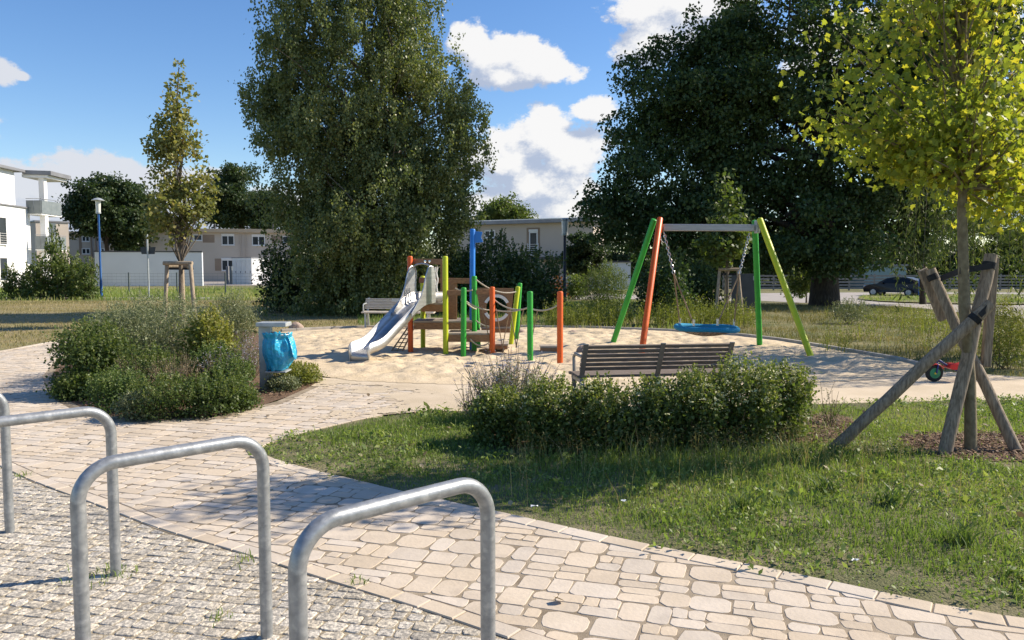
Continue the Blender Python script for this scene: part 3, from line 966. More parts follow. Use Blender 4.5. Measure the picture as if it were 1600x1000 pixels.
def stones(name, region, rects, mat, ang, edge, joint, round_, bev, zt, zj, zb, jit, npts=3, tilt=0.0, origin=(0, 0)):
    ca, sa = math.cos(ang), math.sin(ang)
    region = ccw(region)
    VV, FF = [], []
    cx = np.array([(r[0] + r[2]) / 2 for r in rects])
    cyy = np.array([(r[1] + r[3]) / 2 for r in rects])
    wx, wy = origin[0] + cx * ca - cyy * sa, origin[1] + cx * sa + cyy * ca
    inside = inpoly(wx, wy, region)
    dist = polydist(wx, wy, region)
    for i, r in enumerate(rects):
        rad = math.hypot(r[2] - r[0], r[3] - r[1]) / 2
        if not inside[i] and dist[i] > rad: continue
        if inside[i] is False: continue
        u0, v0, u1, v1 = r[0] + joint, r[1] + joint, r[2] - joint, r[3] - joint
        w, h = u1 - u0, v1 - v0
        rr = min(w, h) * .5 * random.uniform(*round_)
        pts = []
        for (qx, qy, a0) in ((u1 - rr, v1 - rr, 0), (u0 + rr, v1 - rr, 90), (u0 + rr, v0 + rr, 180), (u1 - rr, v0 + rr, 270)):
            k_ = random.uniform(.8, 1.0)
            for k in range(npts):
                a = R(a0 + 90 * k / (npts - 1))
                pts.append((qx + rr * k_ * math.cos(a) + random.uniform(-jit, jit), qy + rr * k_ * math.sin(a) + random.uniform(-jit, jit)))
        pts = [(origin[0] + x * ca - y * sa, origin[1] + x * sa + y * ca) for x, y in pts]
        if dist[i] < rad + edge + .02:
            for k in range(len(region)):
                a, b = region[k], region[(k + 1) % len(region)]
                vx, vy = b[0] - a[0], b[1] - a[1]
                L2 = vx * vx + vy * vy + 1e-12
                t = ((wx[i] - a[0]) * vx + (wy[i] - a[1]) * vy) / L2
                tt = min(1, max(0, t))
                if math.hypot(wx[i] - a[0] - tt * vx, wy[i] - a[1] - tt * vy) < rad + edge + .02 and -.3 < t < 1.3:
                    pts = clip_half(pts, a, b, edge)
                    if len(pts) < 3: break
            if len(pts) < 3 or area(pts) < .0012: continue
        elif not inside[i]:
            continue
        mx_, my_ = sum(p[0] for p in pts) / len(pts), sum(p[1] for p in pts) / len(pts)
        z = zt + random.uniform(-zj, zj)
        tx, ty = random.uniform(-tilt, tilt), random.uniform(-tilt, tilt)
        b = len(VV)
        n = len(pts)
        for (x, y) in pts:
            d = math.hypot(x - mx_, y - my_) + 1e-6
            f = max(.3, 1 - bev / d)
            xi, yi = mx_ + (x - mx_) * f, my_ + (y - my_) * f
            VV.append((xi, yi, z + (xi - mx_) * tx + (yi - my_) * ty))
        for (x, y) in pts:
            VV.append((x, y, z - bev * .55 + (x - mx_) * tx + (y - my_) * ty))
        for (x, y) in pts:
            VV.append((x, y, zb))
        FF.append(tuple(range(b, b + n)))
        for k in range(n):
            l = (k + 1) % n
            FF.append((b + n + k, b + n + l, b + l, b + k))
            FF.append((b + 2 * n + k, b + 2 * n + l, b + n + l, b + n + k))
    me = bpy.data.meshes.new(name)
    me.from_pydata(VV, [], FF)
    me.update()
    me.polygons.foreach_set('use_smooth', [len(p.vertices) == 4 for p in me.polygons])
    o = link(name, me, mat)
    o['kind'] = 'structure'
    return o

def courses(u0, u1, v0, v1, H, kinds):
    rects = []
    v = v0
    while v < v1:
        h = random.uniform(*H)
        u = u0 + random.uniform(-.3, 0)
        while u < u1:
            k = random.random()
            if kinds == 'sett':
                w = h * random.uniform(.7, 1.5)
                rects.append((u, v, u + w, v + h))
            elif k < .40:
                w = random.uniform(.14, .25)
                rects.append((u, v, u + w, v + h))
            elif k < .82:
                w = random.uniform(.13, .25)
                s = h * random.uniform(.42, .58)
                rects.append((u, v, u + w, v + s))
                if random.random() < .3:
                    x = w * random.uniform(.4, .6)
                    rects.append((u, v + s, u + x, v + h))
                    rects.append((u + x, v + s, u + w, v + h))
                else:
                    rects.append((u, v + s, u + w, v + h))
            else:
                w = random.uniform(.09, .13)
                rects.append((u, v, u + w, v + h))
            u += w
        v += h
    return rects

def edging(line, wid, length, inset, joint, side=1):
    """a row of edge stones following a line; returns quads"""
    out = []
    pts = [Vector((p[0], p[1])) for p in line]
    d = [0]
    for a, b in zip(pts, pts[1:]): d.append(d[-1] + (b - a).length)
    def at(s):
        s = min(max(s, 0), d[-1] - 1e-6)
        for k in range(len(d) - 1):
            if s <= d[k + 1]:
                t = (s - d[k]) / max(d[k + 1] - d[k], 1e-9)
                p = pts[k].lerp(pts[k + 1], t)
                n = (pts[k + 1] - pts[k]).normalized()
                return p, Vector((-n.y, n.x)) * side
    s = 0
    while s < d[-1] - .05:
        L = random.uniform(*length)
        (p, n), (q, m) = at(s + joint), at(s + L - joint)
        w = wid * random.uniform(.94, 1.0)
        out.append([tuple(p + n * inset), tuple(q + m * inset), tuple(q + m * (inset + w)), tuple(p + n * (inset + w))])
        s += L
    return out

def edge_mesh(name, quads, mat, z=.012, bev=.006):
    VV, FF = [], []
    for pts in quads:
        mx_, my_ = sum(p[0] for p in pts) / 4, sum(p[1] for p in pts) / 4
        b = len(VV)
        zz = z + random.uniform(-.002, .002)
        for x, y in pts:
            d = math.hypot(x - mx_, y - my_)
            f = 1 - bev / d
            VV.append((mx_ + (x - mx_) * f, my_ + (y - my_) * f, zz))
        for x, y in pts: VV.append((x, y, zz - .005))
        for x, y in pts: VV.append((x, y, -.01))
        FF.append((b, b + 1, b + 2, b + 3))
        for k in range(4):
            l = (k + 1) % 4
            FF.append((b + 4 + k, b + 4 + l, b + l, b + k))
            FF.append((b + 8 + k, b + 8 + l, b + 4 + l, b + 4 + k))
    me = bpy.data.meshes.new(name)
    me.from_pydata(VV, [], FF)
    bm = bmesh.new(); bm.from_mesh(me)
    bmesh.ops.recalc_face_normals(bm, faces=bm.faces)
    bm.to_mesh(me); bm.free()
    o = link(name, me, mat)
    o['kind'] = 'structure'
    return o

def resample(line, it=2):
    for _ in range(it):
        out = [line[0]]
        for a, b in zip(line, line[1:]):
            out.append((a[0] * .75 + b[0] * .25, a[1] * .75 + b[1] * .25))
            out.append((a[0] * .25 + b[0] * .75, a[1] * .25 + b[1] * .75))
        out.append(line[-1])
        line = out
    return line

PANG = R(-17)
stones('paved_path', path_poly, courses(-16, 8, -3, 22, (.165, .215), 'paver'), MAT['paver'], PANG, .112, .0019, (.28, .74), .0024, .0080, .0009, -.01, .0055, npts=3)
edge_mesh('paved_path_edging', edging(resample([(4.2, 2.72)] + path_near), .12, (.18, .28), .004, .003, 1)
          + edging(resample(COBW), .10, (.14, .24), .004, .003, 1)
          + edging([G2(*p) for p in [(-60, 556), (0, 549), (75, 535), (120, 525), (190, 511)]], .10, (.2, .3), .004, .003, -1), MAT['paver'])
stones('granite_setts', cobble_poly, courses(-9, 4, -1, 9.5, (.070, .088), 'sett'), MAT['sett'], R(-12), .004, .0022, (.2, .45), .006, .0075, .002, -.01, .006, npts=2, tilt=.035)

# sand trodden out over the last paving stones
line = [G2(*p) for p in [(505, 596), (640, 606), (720, 628), (700, 641)]]
bx = [p[0] for p in line]; by = [p[1] for p in line]
gx_, gy_ = np.meshgrid(np.arange(min(bx) - 1.5, max(bx) + .6, .03), np.arange(min(by) - .6, max(by) + 1.2, .03))
fx, fy = gx_.ravel(), gy_.ravel()
dl = np.full(len(fx), 1e9)
for (ax0, ay0), (bx0, by0) in zip(line, line[1:]):
    vx, vy = bx0 - ax0, by0 - ay0
    tt = np.clip(((fx - ax0) * vx + (fy - ay0) * vy) / (vx * vx + vy * vy), 0, 1)
    dl = np.minimum(dl, np.hypot(fx - ax0 - tt * vx, fy - ay0 - tt * vy))
ok = inpoly(fx, fy, path_poly) & (vnoise2(fx, fy, 2.2) * .5 + vnoise2(fx, fy, 9) * .3 + vnoise2(fx, fy, 25) * .2 > .30 + dl * .30)
ok |= (~inpoly(fx, fy, path_poly)) & (dl < .12)
cx_, cy_ = fx[ok], fy[ok]
n = len(cx_)
Vd = np.stack([np.stack([cx_ + a * .0155, cy_ + b * .0155, np.full(n, .0112)], 1) for a, b in ((-1, -1), (1, -1), (1, 1), (-1, 1))], 1).reshape(-1, 3)
link('sand_drift', npmesh('sand_drift', Vd, [np.arange(4 * n).reshape(n, 4)]), MAT['sandpath'])['kind'] = 'structure'

# ---- the sand pit, trodden and dimpled
xs, ys = [p[0] for p in SANDW], [p[1] for p in SANDW]
ST = .055
ax_, ay_ = np.arange(min(xs) - .1, max(xs) + .1, ST), np.arange(min(ys) - .1, max(ys) + .1, ST)
X, Y = np.meshgrid(ax_, ay_)
Z = np.zeros_like(X)
fx, fy = X.ravel(), Y.ravel()
Z = (.05 * (vnoise2(fx, fy, .55) - .5) + .045 * (vnoise2(fx, fy, 2.1) - .5) + .035 * (vnoise2(fx, fy, 5.0) - .5)).reshape(X.shape)
rs_ = np.random.default_rng(21)
for _ in range(9000):
    u, v = rs_.uniform(min(xs), max(xs)), rs_.uniform(min(ys), max(ys))
    rr, dp = rs_.uniform(.07, .15), rs_.uniform(.010, .034)
    i0, i1 = np.searchsorted(ax_, [u - 2 * rr, u + 2 * rr])
    j0, j1 = np.searchsorted(ay_, [v - 2 * rr, v + 2 * rr])
    a_ = rs_.uniform(0, 3.14); st_ = rs_.uniform(1, 1.8)
    xx, yy = X[j0:j1, i0:i1] - u, Y[j0:j1, i0:i1] - v
    p_, q_ = xx * math.cos(a_) + yy * math.sin(a_), (-xx * math.sin(a_) + yy * math.cos(a_)) * st_
    d2 = (p_ * p_ + q_ * q_) / (rr * rr)
    Z[j0:j1, i0:i1] -= dp * (1 - .55 * d2) * np.exp(-d2 * 1.1)
dist = polydist(fx, fy, SANDW).reshape(X.shape)
Z = .003 + (Z + .065) * np.clip(dist / .9, 0, 1)
Z = np.maximum(Z, .003)
nxs, nys = len(ax_), len(ay_)
I = np.arange(nxs * nys).reshape(nys, nxs)
q = np.stack([I[:-1, :-1], I[:-1, 1:], I[1:, 1:], I[1:, :-1]], -1).reshape(-1, 4)
cxs, cys = fx[q].mean(1), fy[q].mean(1)
q = q[inpoly(cxs, cys, SANDW)]
used, inv = np.unique(q.ravel(), return_inverse=True)
me = npmesh('sand', np.stack([fx, fy, Z.ravel()], 1)[used], [inv.reshape(-1, 4)])
me.polygons.foreach_set('use_smooth', [True] * len(me.polygons))
link('sand', me, MAT['sand'])['kind'] = 'structure'

# kerb of the sand pit
kl = resample([G2(*p) for p in [(1452, 575), (1425, 567), (1300, 545), (1190, 528), (1080, 519), (960, 514), (880, 512), (700, 511), (560, 512), (440, 518)]], 1)
mb = MB()
for qd in edging(kl, .10, (.9, 1.0), -.02, .004, -1):
    mb.prism([(x, y, -.05) for x, y in qd], (0, 0, .11 + random.uniform(-.006, .006)))
mb.build('sandpit_kerb', MAT['kerb'], bevel=.008)['kind'] = 'structure'

# =================================================================== BUILDINGS
class Face:
    """a facade from A to B on the ground; u runs along it, n points out of it"""
    def __init__(s, A, B, z0=0.0):
        s.A = Vector((A[0], A[1], z0))
        s.u = (Vector((B[0], B[1], z0)) - s.A)
        s.L = s.u.length
        s.u.normalize()
        s.n = Vector((s.u.y, -s.u.x, 0))
    def p(s, u, z, n=0.0):
        return s.A + s.u * u + Vector((0, 0, z)) + s.n * n
    def box(s, mb, u0, u1, z0, z1, n0, n1):
        vs = [s.p(u, z, n) for z in (z0, z1) for (u, n) in ((u0, n0), (u1, n0), (u1, n1), (u0, n1))]
        mb.add(vs, [(3, 2, 1, 0), (4, 5, 6, 7), (0, 1, 5, 4), (1, 2, 6, 5), (2, 3, 7, 6), (3, 0, 4, 7)])
        return mb
    def uz(s, px, py):
        """where the ray through a pixel meets the facade plane"""
        d = ray(px, py)
        o = Vector((0, 0, EYE))
        t = (s.A - o).dot(s.n) / d.dot(s.n)
        q = o + d * t - s.A
        return q.dot(s.u), q.z

def window(f, parent, u0, u1, z0, z1, frame=.09, mull=True, sill=True, fm=None, shutter=False, rail=False):
    """recess surround, frame, glass; the frame stands a little proud of the render"""
    mb = MB()
    f.box(mb, u0, u0 + frame, z0, z1, .0, .05); f.box(mb, u1 - frame, u1, z0, z1, .0, .05)
    f.box(mb, u0 + frame, u1 - frame, z0, z0 + frame, .0, .05); f.box(mb, u0 + frame, u1 - frame, z1 - frame, z1, .0, .05)
    if mull:
        m = (u0 + u1) / 2
        f.box(mb, m - frame * .6, m + frame * .6, z0 + frame, z1 - frame, .0, .047)
    if sill:
        f.box(mb, u0 - .05, u1 + .05, z0 - .06, z0 - .003, .0, .12)
    w = mb.build('window', fm or MAT['white'], parent)
    f.box(MB(), u0 + frame * .8, u1 - frame * .8, z0 + frame * .8, z1 - frame * .8, .004, .02).build('pane', MAT['glass'], w)
    if shutter:
        f.box(MB(), u0 - .02, u1 + .02, z1 + .003, z1 + .2, .0, .09).build('shutter_box', MAT['white'], w)
    if rail:
        r = MB()
        for k in range(6):
            zz = z0 + .12 + k * .17
            r.bar(f.p(u0 - .12, zz, .14), f.p(u1 + .12, zz, .14), .03, .03)
        for uu in (u0 - .1, u1 + .1):
            r.bar(f.p(uu, z0, .14), f.p(uu, z0 + 1.05, .14), .04, .04)
        r.build('railing', MAT['white'], w)
    return w

def facewin(f, parent, px0, py0, px1, py1, **k):
    u0, za = f.uz(px0, py1)
    u1, zb = f.uz(px1, py0)
    return window(f, parent, u0, u1, za, zb, **k)

def facepanel(f, parent, px0, py0, px1, py1, mat, name='wall_panel', n=.02):
    u0, za = f.uz(px0, py1)
    u1, zb = f.uz(px1, py0)
    return f.box(MB(), u0, u1, za, zb, 0, n).build(name, mat, parent)

def AtY(px, Y):
    return ((px - 800) / F * Y * (1.0), Y)

# --- beige row house behind the white garage
fa = Face(AtY(217, 88.5), AtY(463, 91.5))
t = thing('row_house', 'long two storey beige house with tan roof edge behind the white garage wall', 'house', fa.p(0, 0))
hz = 1.6 + (418 - 361) * 90 / F + .1
w0 = fa.uz(300, 363)[1]
fa.box(MB(), 0, fa.L, -.3, w0, -9, 0).build('wall', MAT['tanwall'], t)
rf = fa.box(MB(), -.2, fa.L + .35, w0 + .003, w0 + .42, -9.3, .45).build('roof', MAT['tanroof'], t)
for px in (332, 424):
    u, _ = fa.uz(px, 360)
    MB().tube([fa.p(u, w0 + .3, -1.5), fa.p(u, w0 + 1.1, -1.5)], .09, 8).build('vent_pipe', MAT['dark'], rf)
facewin(fa, t, 302.5, 366.5, 316, 376, mull=False)
facewin(fa, t, 346.5, 368, 366, 383, shutter=True)
facewin(fa, t, 394, 369, 414, 383.5, shutter=True)
facewin(fa, t, 441.5, 369, 456, 379, mull=False)
facewin(fa, t, 346.5, 406, 366, 423, shutter=True)
facepanel(fa, t, 317, 367, 335, 379, MAT['brownpanel'])
facepanel(fa, t, 425, 369, 441, 379.5, MAT['brownpanel'])
facepanel(fa, t, 336, 404, 346, 423, MAT['brownpanel'])
for px in (377, 385):
    u, _ = fa.uz(px, 400)
    mb = MB()
    mb.tube([fa.p(u, .1, .09), fa.p(u, w0 - .1, .09)], .06, 8)
    mb.build('downpipe', MAT['tanwall'], t)

# --- darker row house further left
fb = Face(AtY(100, 95), AtY(193, 97))
t = thing('row_house', 'two storey brownish house with small windows between the blue lamp and the white block', 'house', fb.p(0, 0))
w0 = fb.uz(150, 366)[1]
fb.box(MB(), 0, fb.L, -.3, w0, -8, 0).build('wall', MAT['tanwall'], t)
fb.box(MB(), -.2, fb.L + .3, w0 + .003, w0 + .3, -8.2, .35).build('roof', MAT['tanroof'], t)
facewin(fb, t, 128, 369, 140, 377.5)
facewin(fb, t, 158, 369.5, 167, 377.5)
facewin(fb, t, 128, 388, 141, 397)
facewin(fb, t, 158, 388, 168, 397)
facepanel(fb, t, 124, 368, 127.7, 398, MAT['brownpanel'])
u, _ = fb.uz(142, 380)
for px in (143, 150):
    u, _ = fb.uz(px, 380)
    mb = MB(); mb.tube([fb.p(u, .1, .09), fb.p(u, w0 - .1, .09)], .06, 8); mb.build('downpipe', MAT['brownpanel'], t)

# --- plain beige block beside the balconies
fc = Face(AtY(60, 78), AtY(111, 80))
t = thing('beige_block', 'plain beige flat roofed block beside the balconies of the white building', 'building', fc.p(0, 0))
w0 = fc.uz(100, 348)[1]
fc.box(MB(), 0, fc.L, -.3, w0, -8, 0).build('wall', MAT['tanwall2'], t)
fc.box(MB(), -.1, fc.L + .1, w0 + .003, w0 + .15, -8.1, .1).build('roof', MAT['greyroof'], t)
facepanel(fc, t, 71, 349, 87, 372, MAT['balc'], 'stair_window', .05)

# --- white apartment building on the left: its long wall runs away from us
t = thing('apartment_building', 'white rendered apartment building with grey balconies and flat roofs', 'building', (-38.2, 62, 0))
DX = .08
def wx_(y): return -38.25 + DX * (62 - y)
ztop, zled = 9.05, 6.25
mb = MB()
for (y0, y1, xo, z0, z1) in ((40, 61.2, -.45, zled + .1, ztop), (40, 62.4, 0, -.3, zled)):
    vs = [(wx_(y0) + xo, y0), (wx_(y1) + xo, y1), (wx_(y1) - 11, y1), (wx_(y0) - 11, y0)]
    mb.prism([(x, y, z0) for x, y in vs], (0, 0, z1 - z0))
mb.build('wall', MAT['whitewall'], t)
mb = MB()
for (y0, y1, xo, z0, z1) in ((39.8, 62.0, .0, ztop + .003, ztop + .2), (39.8, 62.9, .12, zled + .003, zled + .1)):
    vs = [(wx_(y0) + xo, y0), (wx_(y1) + xo, y1), (wx_(y1) - 11, y1), (wx_(y0) - 11, y0)]
    mb.prism([(x, y, z0) for x, y in vs], (0, 0, z1 - z0))
mb.prism([(-38.5, 62.003, ztop - .12), (-36.6, 62.6, ztop - .12), (-36.9, 66, ztop - .12), (-38.9, 66, ztop - .12)], (0, 0, .32))
mb.build('roof', MAT['greyroof'], t)
mb = MB().prism([(-38.6, 62.1, ztop - .35), (-36.9, 62.65, ztop - .35), (-37.15, 65.8, ztop - .35), (-38.9, 65.8, ztop - .35)], (0, 0, .22))
mb.build('soffit', MAT['whitewall'], t)
for (z0, z1, x0, x1) in ((5.75, 6.95, -38.35, -37.15), (2.95, 4.1, -37.75, -36.85)):
    mb = MB()
    mb.prism([(x0, 62.1, z0), (x1, 62.1, z0), (x1 - .1, 65.0, z0), (x0 - .1, 65.0, z0)], (0, 0, .15))
    b = mb.build('balcony', MAT['whitewall'], t)
    mb = MB()
    for k in range(2):
        a = x0 + (x1 - x0) * k / 2
        mb.box((a + (x1 - x0) / 4, 62.08, z0 + .62), ((x1 - x0) / 2 - .03, .04, 1.04))
    for k in range(4):
        mb.box((x1 + .01 - .02 * k, 62.45 + k * .7, z0 + .62), (.04, .66, 1.04))
    mb.build('balcony_panel', MAT['balc'], b)
    mb = MB()
    mb.tube([(x0, 62.08, z1 + .08), (x1, 62.08, z1 + .08), (x1 - .09, 65, z1 + .08)], .025, 6)
    mb.build('handrail', MAT['steel'], b)
mb = MB()
mb.box((-37.45, 62.9, ztop / 2 - .18), (.42, .42, ztop - .35))
mb.build('column', MAT['whitewall'], t)
for (yc, z0, z1) in ((58.42, 3.35, 5.3), (58.35, .65, 2.3)):
    mb = MB()
    x = wx_(yc)
    mb.box((x + .02, yc - .45, (z0 + z1) / 2), (.12, .08, z1 - z0)); mb.box((x + .02, yc + .45, (z0 + z1) / 2), (.12, .08, z1 - z0))
    mb.box((x + .02, yc, z0 - .04), (.2, 1.0, .08)); mb.box((x + .02, yc, z1 + .04), (.12, 1.0, .08))
    w = mb.build('window', MAT['white'], t)
    MB().box((x, yc, (z0 + z1) / 2), (.06, .8, z1 - z0 - .01)).build('pane', MAT['glass'], w)
    if z0 > 2:
        r = MB()
        for k in range(5): r.tube([(x + .2, yc - .55, z0 + .1 + k * .17), (x + .2, yc + .55, z0 + .1 + k * .17)], .012, 5)
        for k in (-1, 1): r.tube([(x + .2, yc + .55 * k, z0 - .1), (x + .2, yc + .55 * k, z0 + .85)], .02, 5)
        r.build('railing', MAT['white'], w)

# --- white garage wall with a dark coping
fg = Face(AtY(150, 67), AtY(317, 68.5))
t = thing('garage', 'long windowless white garage with thin dark coping behind the wire fence', 'garage', fg.p(0, 0))
w0 = fg.uz(230, 394)[1]
fg.box(MB(), 0, fg.L, -.2, w0, -.4, 0).build('wall', MAT['palewall'], t)
fg.box(MB(), -.05, fg.L + .03, w0 + .003, w0 + .11, -.45, .05).build('coping', MAT['dark'], t)

# --- white bin store with doors, two grey slabs beside it
fl = Face(AtY(364, 76), AtY(394, 73.5))
t = thing('bin_store', 'white flat roofed bin store with a row of narrow doors', 'shed', fl.p(0, 0))
w0 = fl.uz(380, 403)[1]
fl.box(MB(), 0, fl.L, -.1, w0, -3.5, 0).build('wall', MAT['whitewall'], t)
fl.box(MB(), -.05, fl.L + .05, w0 + .003, w0 + .08, -3.55, .05).build('roof', MAT['greyroof'], t)
n = 4
for k in range(n):
    d = fl.box(MB(), fl.L * (k + .08) / n, fl.L * (k + .92) / n, .1, w0 - .2, 0, .04).build('door', MAT['white'], t, bevel=.01)
    fl.box(MB(), fl.L * (k + .8) / n, fl.L * (k + .86) / n, 1.1, 1.25, .04, .08).build('handle', MAT['dark'], d)
for i, (px, lab) in enumerate(((356.5, 'slim grey upright slab left of its twin by the bin store'), (362, 'slim dark grey upright slab standing against the bin store'))):
    p = AtY(px, 77.5 - i * .4)
    o = MB().box((p[0], p[1], .85), (.24, .3, 1.75)).build('screen_slab', MAT['balc'] if i else MAT['greyroof'], loc=(p[0], p[1], 0), bevel=.01)
    tag(o, lab, 'slab')

# --- house on the right behind the bushes
fr = Face(AtY(700, 69.5), AtY(926, 63))
t = thing('house', 'two storey tan house with French window and rail behind the play area', 'house', fr.p(0, 0))
w0 = fr.uz(840, 349)[1]
fr.box(MB(), 0, fr.L, -.3, w0, -2.5, 0).build('wall', MAT['tanwall2'], t)
r_ = MB()
fr.box(r_, -.5, fr.L + .4, w0 + .003, w0 + .28, -2.9, .55)
r_.build('roof', MAT['greyroof'], t)
fr.box(MB(), -.4, fr.L + .3, w0 + .29, w0 + .36, -2.8, .5).build('roof_sheet', MAT['stainless'], t)
facewin(fr, t, 757.5, 359.5, 774, 372)
facepanel(fr, t, 823, 355.5, 843.5, 401, MAT['brownpanel'], 'door_surround', .03)
f2 = Face(fr.p(0, 0, .035).xy, fr.p(fr.L, 0, .035).xy)
u0, za = f2.uz(827, 400); u1, zb = f2.uz(840.5, 362)
window(f2, t, u0, u1, za, zb, frame=.1, mull=False, sill=False, shutter=True, rail=True)
mb = MB()
u0, za = fr.uz(840, 404); u1, _ = fr.uz(885, 404)
fr.box(mb, u0, u1, za - .1, za + .12, 0, 1.6)
mb.build('canopy', MAT['dark'], t)
u, _ = fr.uz(910.5, 330)
mb = MB()
mb.tube([fr.p(u, w0 + .2, -3), fr.p(u, w0 + 2.4, -3)], .05, 6)
mb.bar(fr.p(u - .4, w0 + 2.3, -3), fr.p(u + .4, w0 + 2.3, -3), .04, .04)
mb.bar(fr.p(u - .3, w0 + 1.9, -3), fr.p(u + .3, w0 + 1.9, -3), .04, .04)
mb.build('aerial', MAT['dark'], t)
f3 = Face(AtY(932, 60), AtY(985, 60))
t = thing('garage', 'low white garage half hidden behind the dark tree and bushes', 'garage', f3.p(0, 0))
w0 = f3.uz(950, 410)[1]
f3.box(MB(), 0, f3.L, -.1, w0, -4, 0).build('wall', MAT['palewall'], t)
f3.box(MB(), -.1, f3.L + .1, w0 + .003, w0 + .12, -4.1, .1).build('coping', MAT['dark'], t)

# --- pale shed behind the car
f4 = Face(AtY(1350, 84), AtY(1415, 84), -.55)
t = thing('shed', 'pale teal shed half seen behind the parked black car', 'shed', f4.p(0, 0))
f4.box(MB(), 0, f4.L, -.1, 2.3, -4, 0).build('wall', MAT['shedteal'], t)
f4.box(MB(), -.1, f4.L + .1, 2.303, 2.5, -4.1, .2).build('roof', MAT['greyroof'], t)

# =================================================================== FENCES, LAMPS, SIGN
t0 = G(140, 459); t1 = G(428, 459)
t = thing('wire_fence', 'thin dark wire mesh fence in front of the white garage', 'fence', t0)
mb = MB()
for k in range(7):
    z = .1 + k * .19
    mb.tube([t0 + Vector((0, 0, z)), t1 + Vector((0, 0, z))], .0045, 4, caps=False)
L = (t1 - t0).length
for k in range(int(L / .28)):
    p = t0.lerp(t1, k * .28 / L)
    mb.tube([p + Vector((0, 0, .08)), p + Vector((0, 0, 1.26))], .0032, 4, caps=False)
mb.build('mesh_panel', MAT['wire'], t)
for px in (148, 202, 277, 352.5, 425):
    p = G(px, 459)
    MB().box(p + Vector((0, 0, .64)), (.07, .06, 1.32)).build('post', MAT['wire'], t)

t0 = G(1130, 455); t1 = G(1760, 455)
t0 = Vector((t0.x, 74, -.55)); t1 = Vector(((1760 - 800) / F * 74, 74, -.55))
t0.x = (1130 - 800) / F * 74
t = thing('plank_fence', 'weathered grey plank fence with open gaps behind the car park', 'fence', t0)
mb = MB()
for k in range(5):
    z = .2 + k * .29
    mb.bar(t0 + Vector((0, 0, z)), t1 + Vector((0, 0, z)), .03, .17)
mb.build('boards', MAT['fencewood'], t)
n = 17
for k in range(n):
    p = t0.lerp(t1, k / (n - 1))
    MB().box(p + Vector((0, .08, .75)), (.12, .12, 1.6)).build('post', MAT['fencewood'], t)

def lamp(px, pyb, pyt, Y, label, polemat, hood, r):
    p = PD(px, pyb, Y)
    b = Vector((p.x, Y, gh(p.x, Y)))
    zt = PD(px, pyt, Y).z
    t = thing('street_lamp', label, 'street lamp', b)
    m = MB()
    m.tube([b, b + Vector((0, 0, .9)), b + Vector((0, 0, .95)), Vector((b.x, b.y, zt - .78))], [r * 1.25, r * 1.25, r, r * .9], 14)
    m.build('pole', polemat, t, smooth=True)
    g = MB().lathe([(r * .9, -.78), (r * 1.9, -.74), (r * 2.3, -.12), (r * 1.8, -.1)], (b.x, b.y, zt), 18).build('lamp_glass', MAT['frost'], t, smooth=True)
    MB().lathe([(r * 1.0, -.79), (r * 2.2, -.785), (r * 2.2, -.70), (r * 1.0, -.68)], (b.x, b.y, zt), 18).build('collar', MAT['zinc'], t, smooth=True)
    if hood:
        MB().lathe([(r * 2.0, -.11), (r * 5.4, -.12), (r * 5.5, -.09), (r * 2.8, .0), (r * .8, .03)], (b.x, b.y, zt), 24).build('hood', MAT['zinc'], t, smooth=True)
    else:
        MB().lathe([(r * 1.9, -.11), (r * 2.6, -.11), (r * 2.6, -.03), (r * 1.8, .0)], (b.x, b.y, zt), 18).build('hood', MAT['zinc'], t, smooth=True)
    return t
lamp(158.5, 466, 310, 41, 'bright blue street lamp with wide flat hood before the white garage', MAT['lampblue'], True, .056)
lamp(882, 470, 341, 36, 'dark blue street lamp with narrow glass head before the tan house', MAT['lampdark'], False, .07)

p = PD(233, 470, 41.5)
b = Vector((p.x, 41.5, 0))
t = thing('sign_post', 'grey metal post carrying a small dark board before the white garage', 'sign', b)
MB().tube([b, Vector((b.x, b.y, PD(232, 366, 41.5).z))], .045, 10).build('pole', MAT['zinc'], t, smooth=True)
z0, z1 = PD(232, 397, 41.5).z, PD(232, 386, 41.5).z
hw = 12 * 41.5 / F
MB().prism([(b.x - hw, b.y + .05, z1), (b.x - hw * .85, b.y + .05, z0), (b.x + hw * .85, b.y + .05, z0), (b.x + hw, b.y + .05, z1)], (0, .03, 0)).build('board', MAT['dark'], t)

# =================================================================== BIKE STANDS
def arc(c, a0, a1, r, ux, uz, n=8):
    return [Vector(c) + ux * (r * math.cos(R(a0 + (a1 - a0) * k / n))) + uz * (r * math.sin(R(a0 + (a1 - a0) * k / n))) for k in range(n + 1)]
H_, L_, RB = .88, .72, .13
ux, uz = Vector((1, 0, 0)), Vector((0, 0, 1))
pts = [Vector((0, 0, -.05)), Vector((0, 0, .3)), Vector((0, 0, H_ - RB))] + arc((-RB, 0, H_ - RB), 0, 90, RB, ux, uz, 9)[1:] + \
      [Vector((-L_ * .5, 0, H_)), Vector((-L_ + RB, 0, H_))] + arc((-L_ + RB, 0, H_ - RB), 90, 180, RB, ux, uz, 9)[1:] + [Vector((-L_, 0, .3)), Vector((-L_, 0, -.05))]
sp = [(-.083, 2.627), (-1.061, 3.279), (-2.058, 3.96), (-3.03, 4.615)]
SL = ['galvanised bike stand nearest the paved path corner, shown most completely at front',
      'galvanised bike stand between the nearest stand and the one cut by the photo edge',
      'galvanised bike stand whose arch passes out of the left photo edge',
      'galvanised bike stand farthest away, only its upright showing at the photo edge']
first = None
for i, (x, y) in enumerate(sp):
    if i == 0:
        mb = MB()
        mb.tube(pts, .026, 20)
        first = o = mb.build('bike_stand', MAT['steel'], loc=(0, 0, 0), smooth=True, ang=60)
    else:
        o = copy_tree(first)
    o.location = (x, y, 0)
    o.rotation_euler = (0, 0, R(45.5 + (-1.2, 0, .8, 0)[i]))
    tag(o, SL[i], 'bike stand', 'bike stands along the path')

